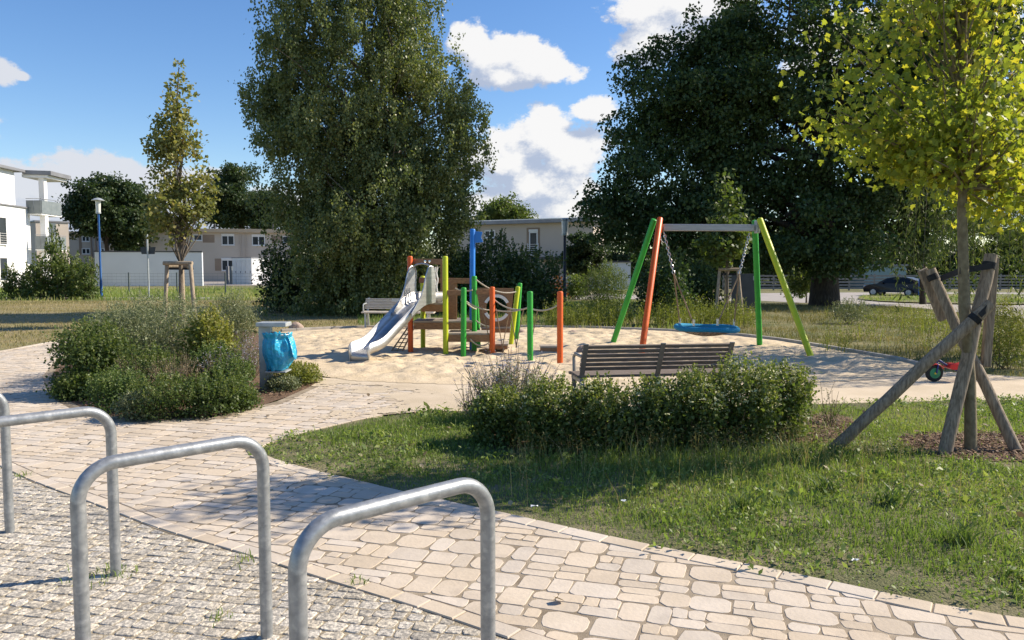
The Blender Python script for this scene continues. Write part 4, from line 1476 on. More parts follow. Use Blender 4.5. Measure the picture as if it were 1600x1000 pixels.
# =================================================================== LITTER BIN
b = G(417, 609)
t = thing('litter_bin', 'zinc litter bin post with flat hood and bright blue bag', 'litter bin', b)
def L3(dx, dy, dz): return b + Vector((dx, dy, dz))
mb = MB()
mb.box(L3(0, 0, .43), (.16, .09, .86))
mb.build('post', MAT['zinc'], t, bevel=.008)
MB().box(L3(.115, -.02, .865), (.39, .27, .055)).build('hood', MAT['zinc'], t, bevel=.01)
MB().prism([L3(.03, -.17, .245), L3(.30, -.17, .245), L3(.30, .10, .245), L3(.03, .10, .245)], (0, 0, .02)).build('base_plate', MAT['zinc'], t, bevel=.004)
ring = [L3(.165 + .16 * math.cos(a), -.05 + .145 * math.sin(a), .735) for a in np.linspace(0, 2 * math.pi, 24, endpoint=False)]
MB().tube(ring, .008, 6, closed=True).build('ring', MAT['zinc'], t, smooth=True)
# bag: a hanging, slightly crumpled sack
vs, fs = [], []
NA, NZ = 64, 30
rg = np.random.default_rng(5)
for j in range(NZ):
    f = j / (NZ - 1)
    z = .28 + .47 * f
    for k in range(NA):
        a = 2 * math.pi * k / NA
        q = vnoise(np.array([[math.cos(a) * 2.2, math.sin(a) * 2.2, f * 3.0]]), 1.5)[0] - .5
        q2 = vnoise(np.array([[math.cos(a) * 6, math.sin(a) * 6, f * 1.2]]), 1.5)[0] - .5
        w = (.158 + .014 * math.sin(f * 3.1)) * (1 - .22 * (1 - f) ** 5) * (1 + .26 * q + .34 * q2 * (.25 + f)) * (1 + .10 * math.exp(-((f - .97) / .05) ** 2) - .10 * math.exp(-((f - .86) / .05) ** 2))
        x = .165 + w * math.cos(a) + .07 * max(0, math.cos(a - .1)) ** 3 * math.exp(-((f - .45) / .3) ** 2)
        vs.append(L3(x, -.05 + w * .88 * math.sin(a), z + .05 * (q + q2) * (f > .93) - .05 * q * (f < .1)))
for j in range(NZ - 1):
    for k in range(NA):
        l = (k + 1) % NA
        fs.append((j * NA + k, j * NA + l, (j + 1) * NA + l, (j + 1) * NA + k))
fs.append(tuple(reversed(range(NA))))
fs.append(tuple((NZ - 1) * NA + k for k in range(NA)))
mb = MB(); mb.add(vs, fs)
bag = mb.build('bag', MAT['bag'], t, smooth=True, ang=70)
# loose flap of the bag hanging over on the right
fl_ = []
for j in range(7):
    f = j / 6
    for k in range(5):
        g_ = k / 4 - .5
        fl_.append(L3(.325 + .07 * f ** .7 * (1.3 - f * .3) + .02 * math.sin(3 * g_ + f * 2), -.05 + g_ * (.10 + .14 * f), .72 - .30 * f + .02 * math.sin(g_ * 9)))
mb = MB()
mb.add(fl_, [(j * 5 + k, j * 5 + k + 1, (j + 1) * 5 + k + 1, (j + 1) * 5 + k) for j in range(6) for k in range(4)])
o = mb.build('bag_flap', MAT['bag'], bag, smooth=True, ang=80)
s = o.modifiers.new('thick', 'SOLIDIFY'); s.thickness = .004

# =================================================================== CLIMBING FRAME WITH SLIDE
b0 = G(690, 552)
t = thing('climbing_frame', 'colourful climbing frame with steel slide, blue mast and porthole panel', 'climbing frame', (b0.x, b0.y, 0))
CF = t
PR = .05
def post2(px0, py0, px1, py1, mat, Ytop=None, r=PR):
    a = G(px0, py0)
    c = PD(px1, py1, Ytop if Ytop else a.y)
    MB().post(a - Vector((0, 0, .15)), c, r).build('post', mat, CF, smooth=True, ang=50)
    return a, c
oL = post2(641.5, 553, 640.5, 400, MAT['orange'])
lF = post2(696.5, 557, 695.5, 400, MAT['lime'])
lB = post2(661, 547, 660.5, 431, MAT['lime'], r=.047)
g1 = post2(724, 559, 724.5, 449, MAT['green'])
g2 = post2(741, 553, 741, 431, MAT['green'])
bm_ = post2(737.5, 551, 738.5, 357.5, MAT['bluep'], r=.052)
o1 = post2(769.5, 557, 769, 448, MAT['orange'])
lt = post2(796.5, 541, 809.5, 447.5, MAT['lime'])
gt = post2(749, 547, 744, 455, MAT['green'], r=.04)
gb = post2(806, 534, 812.5, 442, MAT['green'])
g3 = post2(828.5, 569, 828, 455, MAT['green'])
o2 = post2(875, 571, 875, 455, MAT['orange'])
# blue flag on the mast
a = PD(742, 361.5, bm_[0].y); c = PD(754, 380, bm_[0].y)
x0, x1, zt_, zb_ = a.x, c.x, a.z, c.z
MB().prism([(x0 - .02, a.y - .02, zt_), (x1, a.y - .02, zt_ - .01), (x1 - .012, a.y - .02, zt_ - .06), (x1 - .03, a.y - .02, (zt_ + zb_) / 2), (x1 - .008, a.y - .02, zb_ + .07), (x1 + .01, a.y - .02, zb_ + .02), (x0 - .02, a.y - .02, zb_)], (0, .04, 0)).build('flag', MAT['bluep'], CF, bevel=.006)
# platforms
yF, yB = lF[0].y, lB[0].y
def deckbox(px0, px1, Y0, Y1, ztop, name='platform', th=.13):
    x0, x1 = PD(px0, 500, Y0).x, PD(px1, 500, Y0).x
    o = MB().box(((x0 + x1) / 2, (Y0 + Y1) / 2, ztop - th / 2 - .03), (x1 - x0, Y1 - Y0, th)).build(name, MAT['wood'], CF, bevel=.006)
    m = MB()
    n = max(3, int((Y1 - Y0) / .13))
    for k in range(n):
        y = Y0 + (Y1 - Y0) * (k + .5) / n
        m.box(((x0 + x1) / 2, y, ztop - .0145), (x1 - x0 + .02, (Y1 - Y0) / n - .012, .027))
    m.build('deck_boards', MAT['deck'], o)
z_up = PD(680, 473, 14.35).z
deckbox(658, 694, 14.25, 15.1, z_up)
deckbox(646, 737, 14.35, 15.25, PD(690, 501.5, 14.35).z)
deckbox(700, 766, 14.0, 14.7, PD(730, 520.5, 14.0).z)
deckbox(764, 793, 14.2, 14.8, PD(780, 537.5, 14.2).z, 'step', .07)
deckbox(845, 873, 14.0, 14.35, PD(860, 541, 14.0).z, 'step', .09)
deckbox(752, 797, 14.95, 15.35, PD(775, 511, 14.95).z, 'step', .08)
def rail(px0, py0, px1, py1, Y0, Y1, w, h, mat=None, name='rail'):
    a, c = PD(px0, py0, Y0), PD(px1, py1, Y1)
    return MB().bar(a, c, w, h).build(name, mat or MAT['wood'], CF, bevel=.005)
hb = rail(645, 408.5, 692, 409, 14.5, 14.1, .045, .10)
m = MB()
for px in (664.5, 671.5):
    p = PD(px, 408.5, 14.25)
    m.lathe([(.002, -.012), (.022, -.01), (.024, 0), (.024, .02)], (p.x, p.y - .02, p.z), 12, axis='Y')
m.build('bolt', MAT['chrome'], hb)
rail(655, 438, 737, 439, 14.9, 14.75, .05, .10)
rail(696, 457, 724, 458, 14.0, 13.9, .045, .085)
rail(741, 456, 772, 455, 14.4, 14.5, .045, .08)
for px in (690.5,):
    a = PD(px, 412, 14.8); c = PD(px, 470, 14.8)
    MB().bar(a, c, .05, .07, (0, 1, 0)).build('slat', MAT['wood'], CF, bevel=.004)
for px in (704, 710.5):
    a = PD(px, 438, 14.8); c = PD(px, 500, 14.8)
    MB().bar(a, c, .085, .03, (0, 1, 0)).build('slat', MAT['wood'], CF, bevel=.004)
# reflections of slats in the right slide cheek, modelled as white wavy bars
for k, px in enumerate((676, 679.5, 683)):
    pt = [PD(px + 1.0 * math.sin(q * 2.6 + k), 417 + q * 9, 14.2 + .05 * k) for q in np.linspace(0, 6, 13)]
    MB().tube(pt, .014, 8).build('reflection_bar', MAT['white'], CF, smooth=True)
# porthole panel
Yp = 15.0
oc = [PD(*q, Yp) for q in ((744.5, 450), (803, 450.5), (797, 513), (752, 512))]
cen = PD(776, 481, Yp)
ro, ri = 17.5 * Yp / F, 16.5 * Yp / F
vs, fs = [], []
NS = 48
def ray_poly(cn, ang, poly):
    d = Vector((math.cos(ang), 0, math.sin(ang)))
    best = None
    for i in range(len(poly)):
        a, b_ = poly[i] - cn, poly[(i + 1) % len(poly)] - cn
        e = b_ - a
        den = d.x * e.z - d.z * e.x
        if abs(den) < 1e-9: continue
        tt = (a.x * e.z - a.z * e.x) / den
        ss = (a.x * d.z - a.z * d.x) / den
        if tt > 0 and -1e-6 <= ss <= 1 + 1e-6 and (best is None or tt < best): best = tt
    return cn + d * best
angs = sorted(list(np.linspace(0, 2 * math.pi, NS, endpoint=False)) + [math.atan2((q - cen).z, (q - cen).x) % (2 * math.pi) for q in oc])
NS = len(angs)
for dy in (0, .04):
    for a in angs:
        q = ray_poly(cen, a, oc); vs.append(q + Vector((0, dy, 0)))
    for a in angs:
        vs.append(cen + Vector((ri * math.cos(a), dy, ri * math.sin(a))))
for k in range(NS):
    l = (k + 1) % NS
    fs += [(k, l, NS + l, NS + k), (2 * NS + k, 3 * NS + k, 3 * NS + l, 2 * NS + l), (k, 2 * NS + k, 2 * NS + l, l), (NS + k, NS + l, 3 * NS + l, 3 * NS + k)]
m = MB(); m.add(vs, fs)
pn = m.build('porthole_panel', MAT['wood'], CF)
for (a0, a1) in ((25, 155), (205, 330)):
    m = MB()
    n = 18
    q0, q1 = [], []
    for k in range(n + 1):
        a = R(a0 + (a1 - a0) * k / n)
        q0.append(cen + Vector((ri * 1.0 * math.cos(a), -.022, ri * 1.0 * math.sin(a))))
        q1.append(cen + Vector((ri * 1.28 * math.cos(a), -.022, ri * 1.28 * math.sin(a))))
    vs = q0 + q1 + [v + Vector((0, .02, 0)) for v in q0] + [v + Vector((0, .02, 0)) for v in q1]
    N = n + 1
    fs = []
    for k in range(n):
        fs += [(k, k + 1, N + k + 1, N + k), (2 * N + k, 3 * N + k, 3 * N + k + 1, 2 * N + k + 1), (k, 2 * N + k, 2 * N + k + 1, k + 1), (N + k, N + k + 1, 3 * N + k + 1, 3 * N + k)]
    fs += [(0, N, 3 * N, 2 * N), (n, 2 * N + n, 3 * N + n, N + n)]
    m.add(vs, fs)
    m.build('ring_segment', MAT['white'], pn)
# ropes
def rope(p, q, sag, r=.013, mat=None, n=12, name='rope'):
    pts = []
    for k in range(n + 1):
        f = k / n
        pts.append(p.lerp(q, f) - Vector((0, 0, sag * 4 * f * (1 - f))))
    return MB().tube(pts, r, 7).build(name, mat or MAT['rope'], CF, smooth=True)
rope(PD(744, 437, 14.3), PD(806, 456, 14.9), .10)
rope(PD(711, 450.5, 14.4), PD(738, 453, 14.3), .03)
rope(PD(727, 470, 13.85), PD(769, 485, 14.1), .04)
rope(PD(727, 471, 13.85), PD(744, 483, 14.4), .02)
rope(PD(772, 468, 14.05), PD(828, 480, 13.4), .10)
rope(PD(771, 484, 14.05), PD(826, 480, 13.4), .05)
rope(PD(744, 501, 14.3), PD(766, 510, 14.05), .03)
rope(PD(829, 482, 13.4), PD(874, 475, 13.3), .07)
rope(PD(735, 530, 13.9), PD(767, 533, 14.1), .10)
for (x0, y0, x1, y1) in ((752, 478, 766, 536), (775, 482, 785, 543), (797, 480, 785, 543), (797, 482, 807, 543), (818, 483, 806, 543), (840, 484, 828, 545)):
    rope(PD(x0, y0, 14.0), PD(x1, y1, 14.0), 0, .009, MAT['hemp'], 3, 'net_rope')
# rope ladder at the back left
m = MB()
A0, A1 = PD(637, 512, 14.9), PD(612, 548, 14.6)
B0, B1 = PD(646, 514, 14.7), PD(629, 548, 14.4)
m.tube([A0, A1], .014, 6); m.tube([B0, B1], .014, 6); m.tube([A0.lerp(B0, .5), A1.lerp(B1, .5)], .01, 6)
for f in (.1, .28, .46, .64, .82, .97):
    m.tube([A0.lerp(A1, f), B0.lerp(B1, f)], .011, 6)
m.build('rope_ladder', MAT['hemp'], CF, smooth=True)
# slide: a steel chute following a curve, with raised sides
ctr = [PD(678, 470.5, 14.55), PD(668, 471, 14.3), PD(658, 473, 14.1), PD(645, 482, 13.93), PD(624, 504, 13.7), PD(607, 522, 13.5), PD(592, 538, 13.3), PD(580, 546, 13.15), PD(571, 549.5, 13.05), PD(565, 552.5, 12.98), PD(562.5, 558, 12.95), PD(562.5, 567, 12.98)]
def catmull(P, n=6):
    out = []
    for i in range(len(P) - 1):
        p0, p1, p2, p3 = P[max(i - 1, 0)], P[i], P[i + 1], P[min(i + 2, len(P) - 1)]
        for k in range(n):
            s = k / n
            out.append(.5 * ((2 * p1) + (p2 - p0) * s + (2 * p0 - 5 * p1 + 4 * p2 - p3) * s * s + (3 * p1 - p0 - 3 * p2 + p3) * s ** 3))
    out.append(P[-1])
    return out
cl = catmull(ctr, 6)
hd = Vector((cl[-20].x - cl[0].x, cl[-20].y - cl[0].y, 0)).normalized()
sv = Vector((-hd.y, hd.x, 0))
if sv.x > 0: sv = -sv            # towards the left of the picture
HW = .215
m = MB()
vs, fs = [], []
N = len(cl)
for i, p in enumerate(cl):
    f = i / (N - 1)
    tn = (cl[min(i + 1, N - 1)] - cl[max(i - 1, 0)]).normalized()
    up_ = sv.cross(tn)
    if up_.z < 0 and f < .85: up_ = -up_
    if up_.dot(Vector((hd.x, hd.y, .6))) < 0: up_ = -up_
    hgt = .17 if f < .8 else .17 * max(.0, 1 - (f - .8) / .1)
    hgt = max(hgt, .012)
    k_ = .30
    fl = (1 - abs(k_)) 
    for s_, hh in ((-1, hgt), (-1, hgt * .25), (-.86, 0), (-.45, -.012), (0, -.016), (.45, -.012), (.86, 0), (1, hgt * .25), (1, hgt)):
        vs.append(p + sv * HW * s_ + up_ * hh)
for i in range(N - 1):
    for k in range(8):
        fs.append((i * 9 + k, i * 9 + k + 1, (i + 1) * 9 + k + 1, (i + 1) * 9 + k))
m.add(vs, fs)
sl = m.build('slide', MAT['stainless'], CF, smooth=True, ang=50)
s = sl.modifiers.new('thick', 'SOLIDIFY'); s.thickness = .012; s.offset = 0
for sg in (0, 8):
    pts = [vs[i * 9 + sg] for i in range(0, N, 2)]
    MB().tube(pts, .012, 8).build('slide_rim', MAT['stainless'], sl, smooth=True)
# tall cheeks at the top of the slide
o0_ = cl[12]
hd3 = Vector((hd.x, hd.y, 0))
dist_h = [(p - o0_).dot(hd3) for p in cl]
def bedz(sv_):
    return float(np.interp(sv_, dist_h[:-14], [p.z for p in cl[:-14]]))
zt0 = PD(660, 416, 14.1).z
for s_ in (1, -1):
    top_e = [(-.13, zt0 - .22), (-.12, zt0 - .07), (-.07, zt0 - .01), (.0, zt0), (.06, zt0 - .03), (.12, zt0 - .16), (.19, zt0 - .38), (.27, zt0 - .54), (.40, bedz(.40) + .20), (.52, bedz(.52) + .16)]
    bot_e = [(v, bedz(v) + d_) for v, d_ in ((.52, .12), (.36, .08), (.2, .04), (.05, 0), (-.13, -.01))]
    poly = [Vector((o0_.x, o0_.y, 0)) + hd3 * v + sv * HW * 1.03 * s_ + Vector((0, 0, z)) for v, z in top_e + bot_e]
    ck = MB().prism(poly, sv * s_ * .012).build('slide_cheek', MAT['stainless'], sl)
    MB().tube(poly[:len(top_e)], .013, 8).build('cheek_rim', MAT['stainless'], ck, smooth=True)
pa = Vector((o0_.x, o0_.y, zt0 - .02)) - hd3 * .03
MB().tube([pa + sv * HW * 1.05, pa + sv * HW * .6 + Vector((0, 0, .05)), pa + Vector((0, 0, .07)), pa - sv * HW * .6 + Vector((0, 0, .05)), pa - sv * HW * 1.05], .014, 8).build('slide_arch', MAT['stainless'], sl, smooth=True)

# =================================================================== SWING
bl, fl2 = G(956, 541), G(1001, 563)
br, fr2 = G(1187, 543), G(1269, 562.5)
Yb = 14.7
tl, trr = PD(1028, 341, Yb), PD(1184, 342, Yb)
b0 = (bl + fl2 + br + fr2) / 4
t = thing('swing_frame', 'tall swing frame with orange, lime and green legs and grey beam', 'swing frame', b0)
for a, c, mt in ((bl, tl + Vector((-.05, .10, -.01)), 'green'), (fl2, tl + Vector((.02, -.10, 0)), 'orange'), (br, trr + Vector((-.02, .12, -.02)), 'green'), (fr2, trr + Vector((.0, -.10, .0)), 'lime')):
    MB().post(a - (c - a) * .05, c, .056, .3).build('leg', MAT[mt], t, smooth=True, ang=50)
ba, bb = PD(1036, 355.5, Yb), PD(1178, 356, Yb)
bo = MB().bar(ba, bb, .10, .125).build('beam', MAT['beam'], t, bevel=.01)
for p, mt in ((ba, 'orange'), (bb, 'zinc')):
    s_ = 1 if p is ba else -1
    MB().box(p + Vector((-s_ * .06, 0, .02)), (.07, .16, .24)).build('bracket', MAT[mt], bo, bevel=.01)
# nest seat
sc_ = PD(1104, 512.5, 14.4)
RS = 47 * 14.4 / F
t = thing('nest_swing', 'round blue nest swing seat hanging on chains and brown ropes', 'swing seat', (sc_.x, sc_.y, sc_.z))
NEST = t
m = MB()
cr = []
for k in range(48):
    a = 2 * math.pi * k / 48
    cr.append(sc_ + Vector((RS * math.cos(a), RS * math.sin(a), -.015 * math.cos(a) + .01 * math.sin(3 * a))))
m.tube(cr, .046, 14, closed=True)
m.build('rim', MAT['nest'], t, smooth=True, ang=80)
m = MB()
def netp(x, y):
    q = (x * x + y * y) / (RS * RS)
    return sc_ + Vector((x, y, -.13 * (1 - q) - .01))
for k in range(-5, 6):
    o_ = k * RS / 5.6
    hw_ = math.sqrt(max(0, RS * RS - o_ * o_))
    m.tube([netp(o_, hw_ * v) for v in np.linspace(-1, 1, 11)], .011, 5)
    m.tube([netp(hw_ * v, o_) for v in np.linspace(-1, 1, 11)], .011, 5)
m.build('net', MAT['hemp'], t, smooth=True)
def chain(p, q, link=.075, r=.008):
    m = MB()
    d = (q - p)
    n = int(d.length / (link * .78))
    dn = d.normalized()
    s1 = dn.cross(Vector((0, 1, 0))).normalized()
    s2 = dn.cross(s1)
    for k in range(n):
        c = p.lerp(q, (k + .5) / n)
        s_ = s1 if k % 2 else s2
        ring = [c + dn * (link * .5 * math.cos(a)) + s_ * (link * .30 * math.sin(a)) for a in np.linspace(0, 2 * math.pi, 10, endpoint=False)]
        m.tube(ring, r, 5, closed=True)
    return m
for (px0, py0, px1, py1, ends) in ((1037, 362, 1053, 428, ((1062, 505), (1084, 507))), (1171, 364, 1155, 428, ((1121, 506), (1147, 506)))):
    a, c = PD(px0, py0, Yb), PD(px1, py1, 14.5)
    chain(a, c).build('chain', MAT['chain'], NEST, smooth=True)
    for k, (ex, ey) in enumerate(ends):
        dy = .33 if k == (0 if px0 < 1100 else 1) else -.33
        e = PD(ex, ey, 14.4 + dy)
        MB().tube([c, e], .013, 7).build('rope', MAT['hemp'], NEST, smooth=True)
        MB().tube([e + Vector((0, 0, .09)), e - Vector((0, 0, .03))], .022, 8).build('clamp', MAT['chain'], NEST, smooth=True)
m = MB()
m.tube([PD(1034, 361, Yb), PD(1032, 368, Yb), PD(1034, 377, Yb), PD(1037, 379, Yb)], .008, 6)
m.build('safety_chain', MAT['chain'], NEST, smooth=True)

# =================================================================== BENCHES
def bench(label, A, B, hs, ht, back, woodm, metalm, nsb, front_out, mats_legs, plaque=False, group='slatted park benches', lean=.15):
    """A, B: ends of the bench's back foot line; front_out: unit vector towards where sitters look"""
    A, B = Vector(A), Vector(B)
    u = (B - A).normalized()
    f = Vector(front_out).normalized()
    L = (B - A).length
    t = thing('bench', label, 'bench', (A + B) / 2, group)
    def q(s, d, z): return A + u * s + f * d + Vector((0, 0, z))
    for k in range(nsb):
        v = (k + .5) / nsb
        z = hs + .06 + (ht - hs - .06) * v
        d = .04 - lean * v
        dz = (ht - hs) / nsb
        MB().bar(q(0, d, z), q(L, d, z), .028, dz * .63, Vector((0, 0, 1)) - f * .35).build('back_slat', woodm, t, bevel=.004)
    for k in range(5):
        d = .08 + k * .088
        MB().bar(q(-.02, d, hs - .01 * (k == 4)), q(L + .02, d, hs - .01 * (k == 4)), .072, .03).build('seat_slat', woodm, t, bevel=.004)
    for s in mats_legs:
        m = MB()
        m.bar(q(s, -.04, 0), q(s, .06, hs - .02), .05, .05)
        m.bar(q(s, .40, 0), q(s, .40, hs - .018), .05, .05)
        m.bar(q(s, .02, hs - .045), q(s, .44, hs - .045), .048, .045)
        m.build('leg_frame', metalm, t, bevel=.004)
        MB().bar(q(s, .065, hs - .03), q(s, .04 - lean - .025, ht + .012), .055, .012, u.cross(Vector((0, 0, 1)))).build('back_stay', metalm, t, bevel=.003)
    for s in (0.03, L - .03):
        m = MB()
        m.tube([q(s, .40, hs), q(s, .42, hs + .17), q(s, .34, hs + .21), q(s, .0, hs + .21)], .018, 8)
        m.build('armrest', metalm, t, smooth=True)
    if plaque:
        v = .86
        MB().box(q(L * .44, .075 - lean * v, hs + .06 + (ht - hs - .06) * v), (.22, .012, .085)).build('plaque', MAT['zinc'], t)
    return t
bA = G(566, 514); bB = Vector((PD(677, 500, bA.y - .25).x, bA.y - .25, 0))
bench('pale slatted bench half hidden behind the steel slide', (bA.x, bA.y + .45, 0), (bB.x, bB.y + .45, 0), .44, .78, True, MAT['benchpale'], MAT['zinc'], 7, (.0, -1, 0), (.08, 1.75), plaque=True)
pl, pr = PD(914, 541, 7.95), PD(1153, 540, 8.2)
ul = Vector((pr.x - pl.x, pr.y - pl.y, 0)).normalized()
fo = Vector((-ul.y, ul.x, 0))
zb = .80
bl_, br_ = Vector((pl.x, pl.y, 0)) + fo * .2, Vector((pr.x, pr.y, 0)) + fo * .2
LL = (br_ - bl_).length
bench('dark weathered slatted bench seen from behind, facing the sand pit', bl_, br_, .45, .80, True, MAT['benchdark'], MAT['benchmetal'], 6, fo, (.03, LL * .52, LL - .03))

# =================================================================== TRICYCLE
w = G(1459, 596)
s_ = w.y / F
t = thing('tricycle', 'small red and navy toddler tricycle with green front wheel hub', 'tricycle', w)
def q3(px, py, dy=0.0): 
    p = PD(px, py, w.y + dy); return p
def wheel(c, r, wd, name, parent, hub=True):
    o = MB().lathe([(r * .55, -wd / 2), (r * .9, -wd / 2), (r, -wd * .25), (r, wd * .25), (r * .9, wd / 2), (r * .55, wd / 2)], c, 28, 'Y').build(name, MAT['rubber'], parent, smooth=True)
    MB().lathe([(.004, -wd * .56), (r * .3, -wd * .56), (r * .34, -wd * .50), (r * .62, -wd * .52), (r * .62, wd * .52), (.004, wd * .53)], c, 24, 'Y').build('hub', MAT['hubgreen'], o, smooth=True)
    MB().lathe([(.003, -wd * .75), (r * .11, -wd * .75), (r * .13, -wd * .5)], c, 12, 'Y').build('axle_cap', MAT['yellow'], o, smooth=True)
    return o
c = Vector((w.x, w.y, 13.4 * s_))
wheel(c, 13.4 * s_, .06, 'wheel', t)
# mudguard
m = MB(); vs, fs = [], []
rr = 15.4 * s_
for k in range(13):
    a = R(28 + 110 * k / 12)
    for dy in (-.05, -.035, .035, .05):
        rq = rr - (.012 if abs(dy) > .04 else 0)
        vs.append(c + Vector((rq * math.cos(a), dy, rq * math.sin(a))))
for k in range(12):
    for j in range(3):
        fs.append((k * 4 + j, k * 4 + j + 1, k * 4 + 5 + j, k * 4 + 4 + j))
m.add(vs, fs)
o = m.build('mudguard', MAT['red'], t, smooth=True)
o.modifiers.new('thick', 'SOLIDIFY').thickness = .006
hd_ = q3(1465, 560)
MB().tube([c + Vector((.012, -.045, .0)), c + Vector((.03, -.045, .12)), c + Vector((.035, 0, .15)), hd_], .011, 10).build('fork', MAT['navy'], t, smooth=True)
m = MB(); m.tube([q3(1467, 563), q3(1480, 571), q3(1498, 580), q3(1513, 585)], .016, 10); m.build('frame', MAT['navy'], t, smooth=True)
MB().tube([q3(1467, 556, -.17), q3(1466.5, 557, -.06), q3(1466.5, 557, .06), q3(1467, 556, .17)], .010, 8).build('handlebar', MAT['navy'], t, smooth=True)
for d in (-.17, .17):
    MB().tube([q3(1467, 556, d - .05), q3(1467, 556, d + .035)], .022, 12).build('grip', MAT['yellow'], t, smooth=True)
m = MB()
prof = [(1483, 575), (1486, 569), (1493, 568), (1503, 569.5), (1512, 567), (1516, 562), (1519, 562), (1517, 573), (1508, 578), (1490, 578)]
m.prism([q3(x, y, -.085) for x, y in prof], (0, .17, 0))
m.build('seat', MAT['red'], t, bevel=.012, smooth=True, ang=50, segs=3)
for d in (-.16, .16):
    wheel(q3(1518, 589.5, d), 8.0 * s_, .045, 'wheel', t)
MB().tube([q3(1518, 589.5, -.16), q3(1518, 589.5, .16)], .01, 8).build('axle', MAT['navy'], t, smooth=True)

# =================================================================== CAR
cx0, cyc = PD(1399, 450, 59.0).x, 59.0
zc = gh(cx0, cyc)
t = thing('parked_car', 'black hatchback parked beyond the grass verge by the plank fence', 'car', (cx0, cyc, zc))
yaw = R(-46)
def cr_(x, y, z):
    return Vector((cx0 + x * math.cos(yaw) - y * math.sin(yaw), cyc + x * math.sin(yaw) + y * math.cos(yaw), zc + z))
# side outline, front of the car at -x; lofted across the width with rounded shoulders
outl = [(-2.0, .30), (-2.06, .52), (-1.98, .72), (-1.55, .86), (-1.0, .95), (-.35, 1.36), (.2, 1.45), (1.0, 1.43), (1.65, 1.22), (1.98, .92), (2.03, .62), (1.95, .30)]
def inset(z): return 0 if z < .9 else (z - .9) * .42
vs, fs = [], []
lv = [(-.84, .92), (-.86, 1.0), (.86, 1.0), (.84, .92)]
n = len(outl)
for (yy, sc) in lv:
    for (x, z) in outl:
        sg = -1 if yy < 0 else 1
        vs.append(cr_(x * (1 if sc == 1 else .985), yy - sg * inset(z), .3 + (z - .3) * (1 if sc == 1 else .985)))
for j in range(3):
    for i in range(n):
        l = (i + 1) % n
        fs.append((j * n + i, j * n + l, (j + 1) * n + l, (j + 1) * n + i))
fs.append(tuple(range(n))); fs.append(tuple(reversed(range(3 * n, 4 * n))))
m = MB(); m.add(vs, fs)
m.build('body', MAT['carpaint'], t, bevel=.03, smooth=True, ang=55)
def sidewin(pts, sgn):
    return [cr_(x, sgn * (.868 - inset(z)), z) for x, z in pts]
for sg in (-1, 1):
    for pts in ([(-.75, .99), (-.28, 1.31), (.25, 1.375), (.25, .98)], [(.32, .98), (.32, 1.375), (.95, 1.355), (1.45, 1.18), (1.55, 1.0)]):
        q = sidewin(pts, sg)
        MB().prism(q, (q[1] - q[0]).cross(q[2] - q[0]).normalized() * .012).build('side_window', MAT['carglass'], t)
for pts, nm in (([(-.98, .98), (-.38, 1.345)], 'windscreen'), ([(1.66, 1.20), (1.95, .97)], 'rear_window')):
    (x0, z0), (x1, z1) = pts
    sg = -1 if nm == 'windscreen' else 1
    q = [cr_(x0, -.70 + inset(z0), z0 + .02), cr_(x0, .70 - inset(z0), z0 + .02), cr_(x1, .70 - inset(z1), z1 + .02), cr_(x1, -.70 + inset(z1), z1 + .02)]
    MB().prism(q, cr_(sg * .02, 0, .012) - cr_(0, 0, 0)).build(nm, MAT['carglass'], t)
yd = (cr_(0, 1, 0) - cr_(0, 0, 0))
for x in (-1.28, 1.25):
    for sg in (-1, 1):
        c = cr_(x, sg * .80, .31)
        m = MB(); m.tube([c - yd * .1, c + yd * .1], .31, 22)
        wo_ = m.build('wheel', MAT['rubber'], t, smooth=True)
        m = MB(); m.tube([c - yd * .108, c + yd * .108], .2, 16); m.build('rim', MAT['zinc'], wo_, smooth=True)
for sg in (-1, 1):
    c = cr_(-1.93, sg * .62, .70)
    MB().box(c, (.22, .30, .13), yaw + sg * .35).build('headlight', MAT['chrome'], t, bevel=.03)
    MB().box(cr_(-.62, sg * .93, 1.0), (.12, .18, .12), yaw).build('mirror', MAT['carpaint'], t, bevel=.02)
    MB().box(cr_(1.99, sg * .62, .80), (.08, .26, .2), yaw).build('tail_light', MAT['red'], t, bevel=.02)
MB().box(cr_(-2.05, 0, .47), (.03, .52, .11), yaw).build('number_plate', MAT['white'], t)
MB().box(cr_(-2.03, 0, .62), (.05, .8, .08), yaw).build('grille', MAT['chrome'], t)
b = G(1437, 460); b = Vector((PD(1437, 460, 56).x, 56, gh(30, 56)))
tag(MB().post(b - Vector((0, 0, .1)), Vector((b.x, b.y, PD(1437, 431, 56).z)), .10, .3).build('bollard', MAT['lampblue'], loc=b, smooth=True), 'blue round post standing behind the tail of the black car', 'post')

# =================================================================== ROCKS, LOG
def rock(label, px, py, rx, ry, Y=None, seed=1, mat='rock'):
    b = G(px, py)
    rg = np.random.default_rng(seed)
    bm = bmesh.new()
    bmesh.ops.create_icosphere(bm, subdivisions=3, radius=1)
    k = b.y / F
    co = np.array([v.co[:] for v in bm.verts])
    d = .78 + .45 * vnoise(co, 1.3) + .1 * (vnoise(co, 3.5) - .5)
    for v, q in zip(bm.verts, d):
        v.co = Vector((v.co.x * rx * k * q, v.co.y * rx * .8 * k * q, v.co.z * ry * k * q + ry * k * .55))
    me = bpy.data.meshes.new('boulder'); bm.to_mesh(me); bm.free()
    me.polygons.foreach_set('use_smooth', [True] * len(me.polygons))
    o = link('boulder', me, MAT[mat], None, b)
    return tag(o, label, 'rock', 'boulders round the sand pit')
rock('brown boulder on the sand edge just beyond the litter bin', 462, 516, 11, 8, seed=2)
rock('flat pinkish boulder in the sand behind the porthole panel', 812, 521, 9, 4.5, seed=4)
rock('small grey boulder on the far sand edge near the swing', 895, 524, 9, 5, seed=6)
rock('dark rounded boulder lying in the sand just left of the dark bench', 908, 556, 9, 10, seed=9)

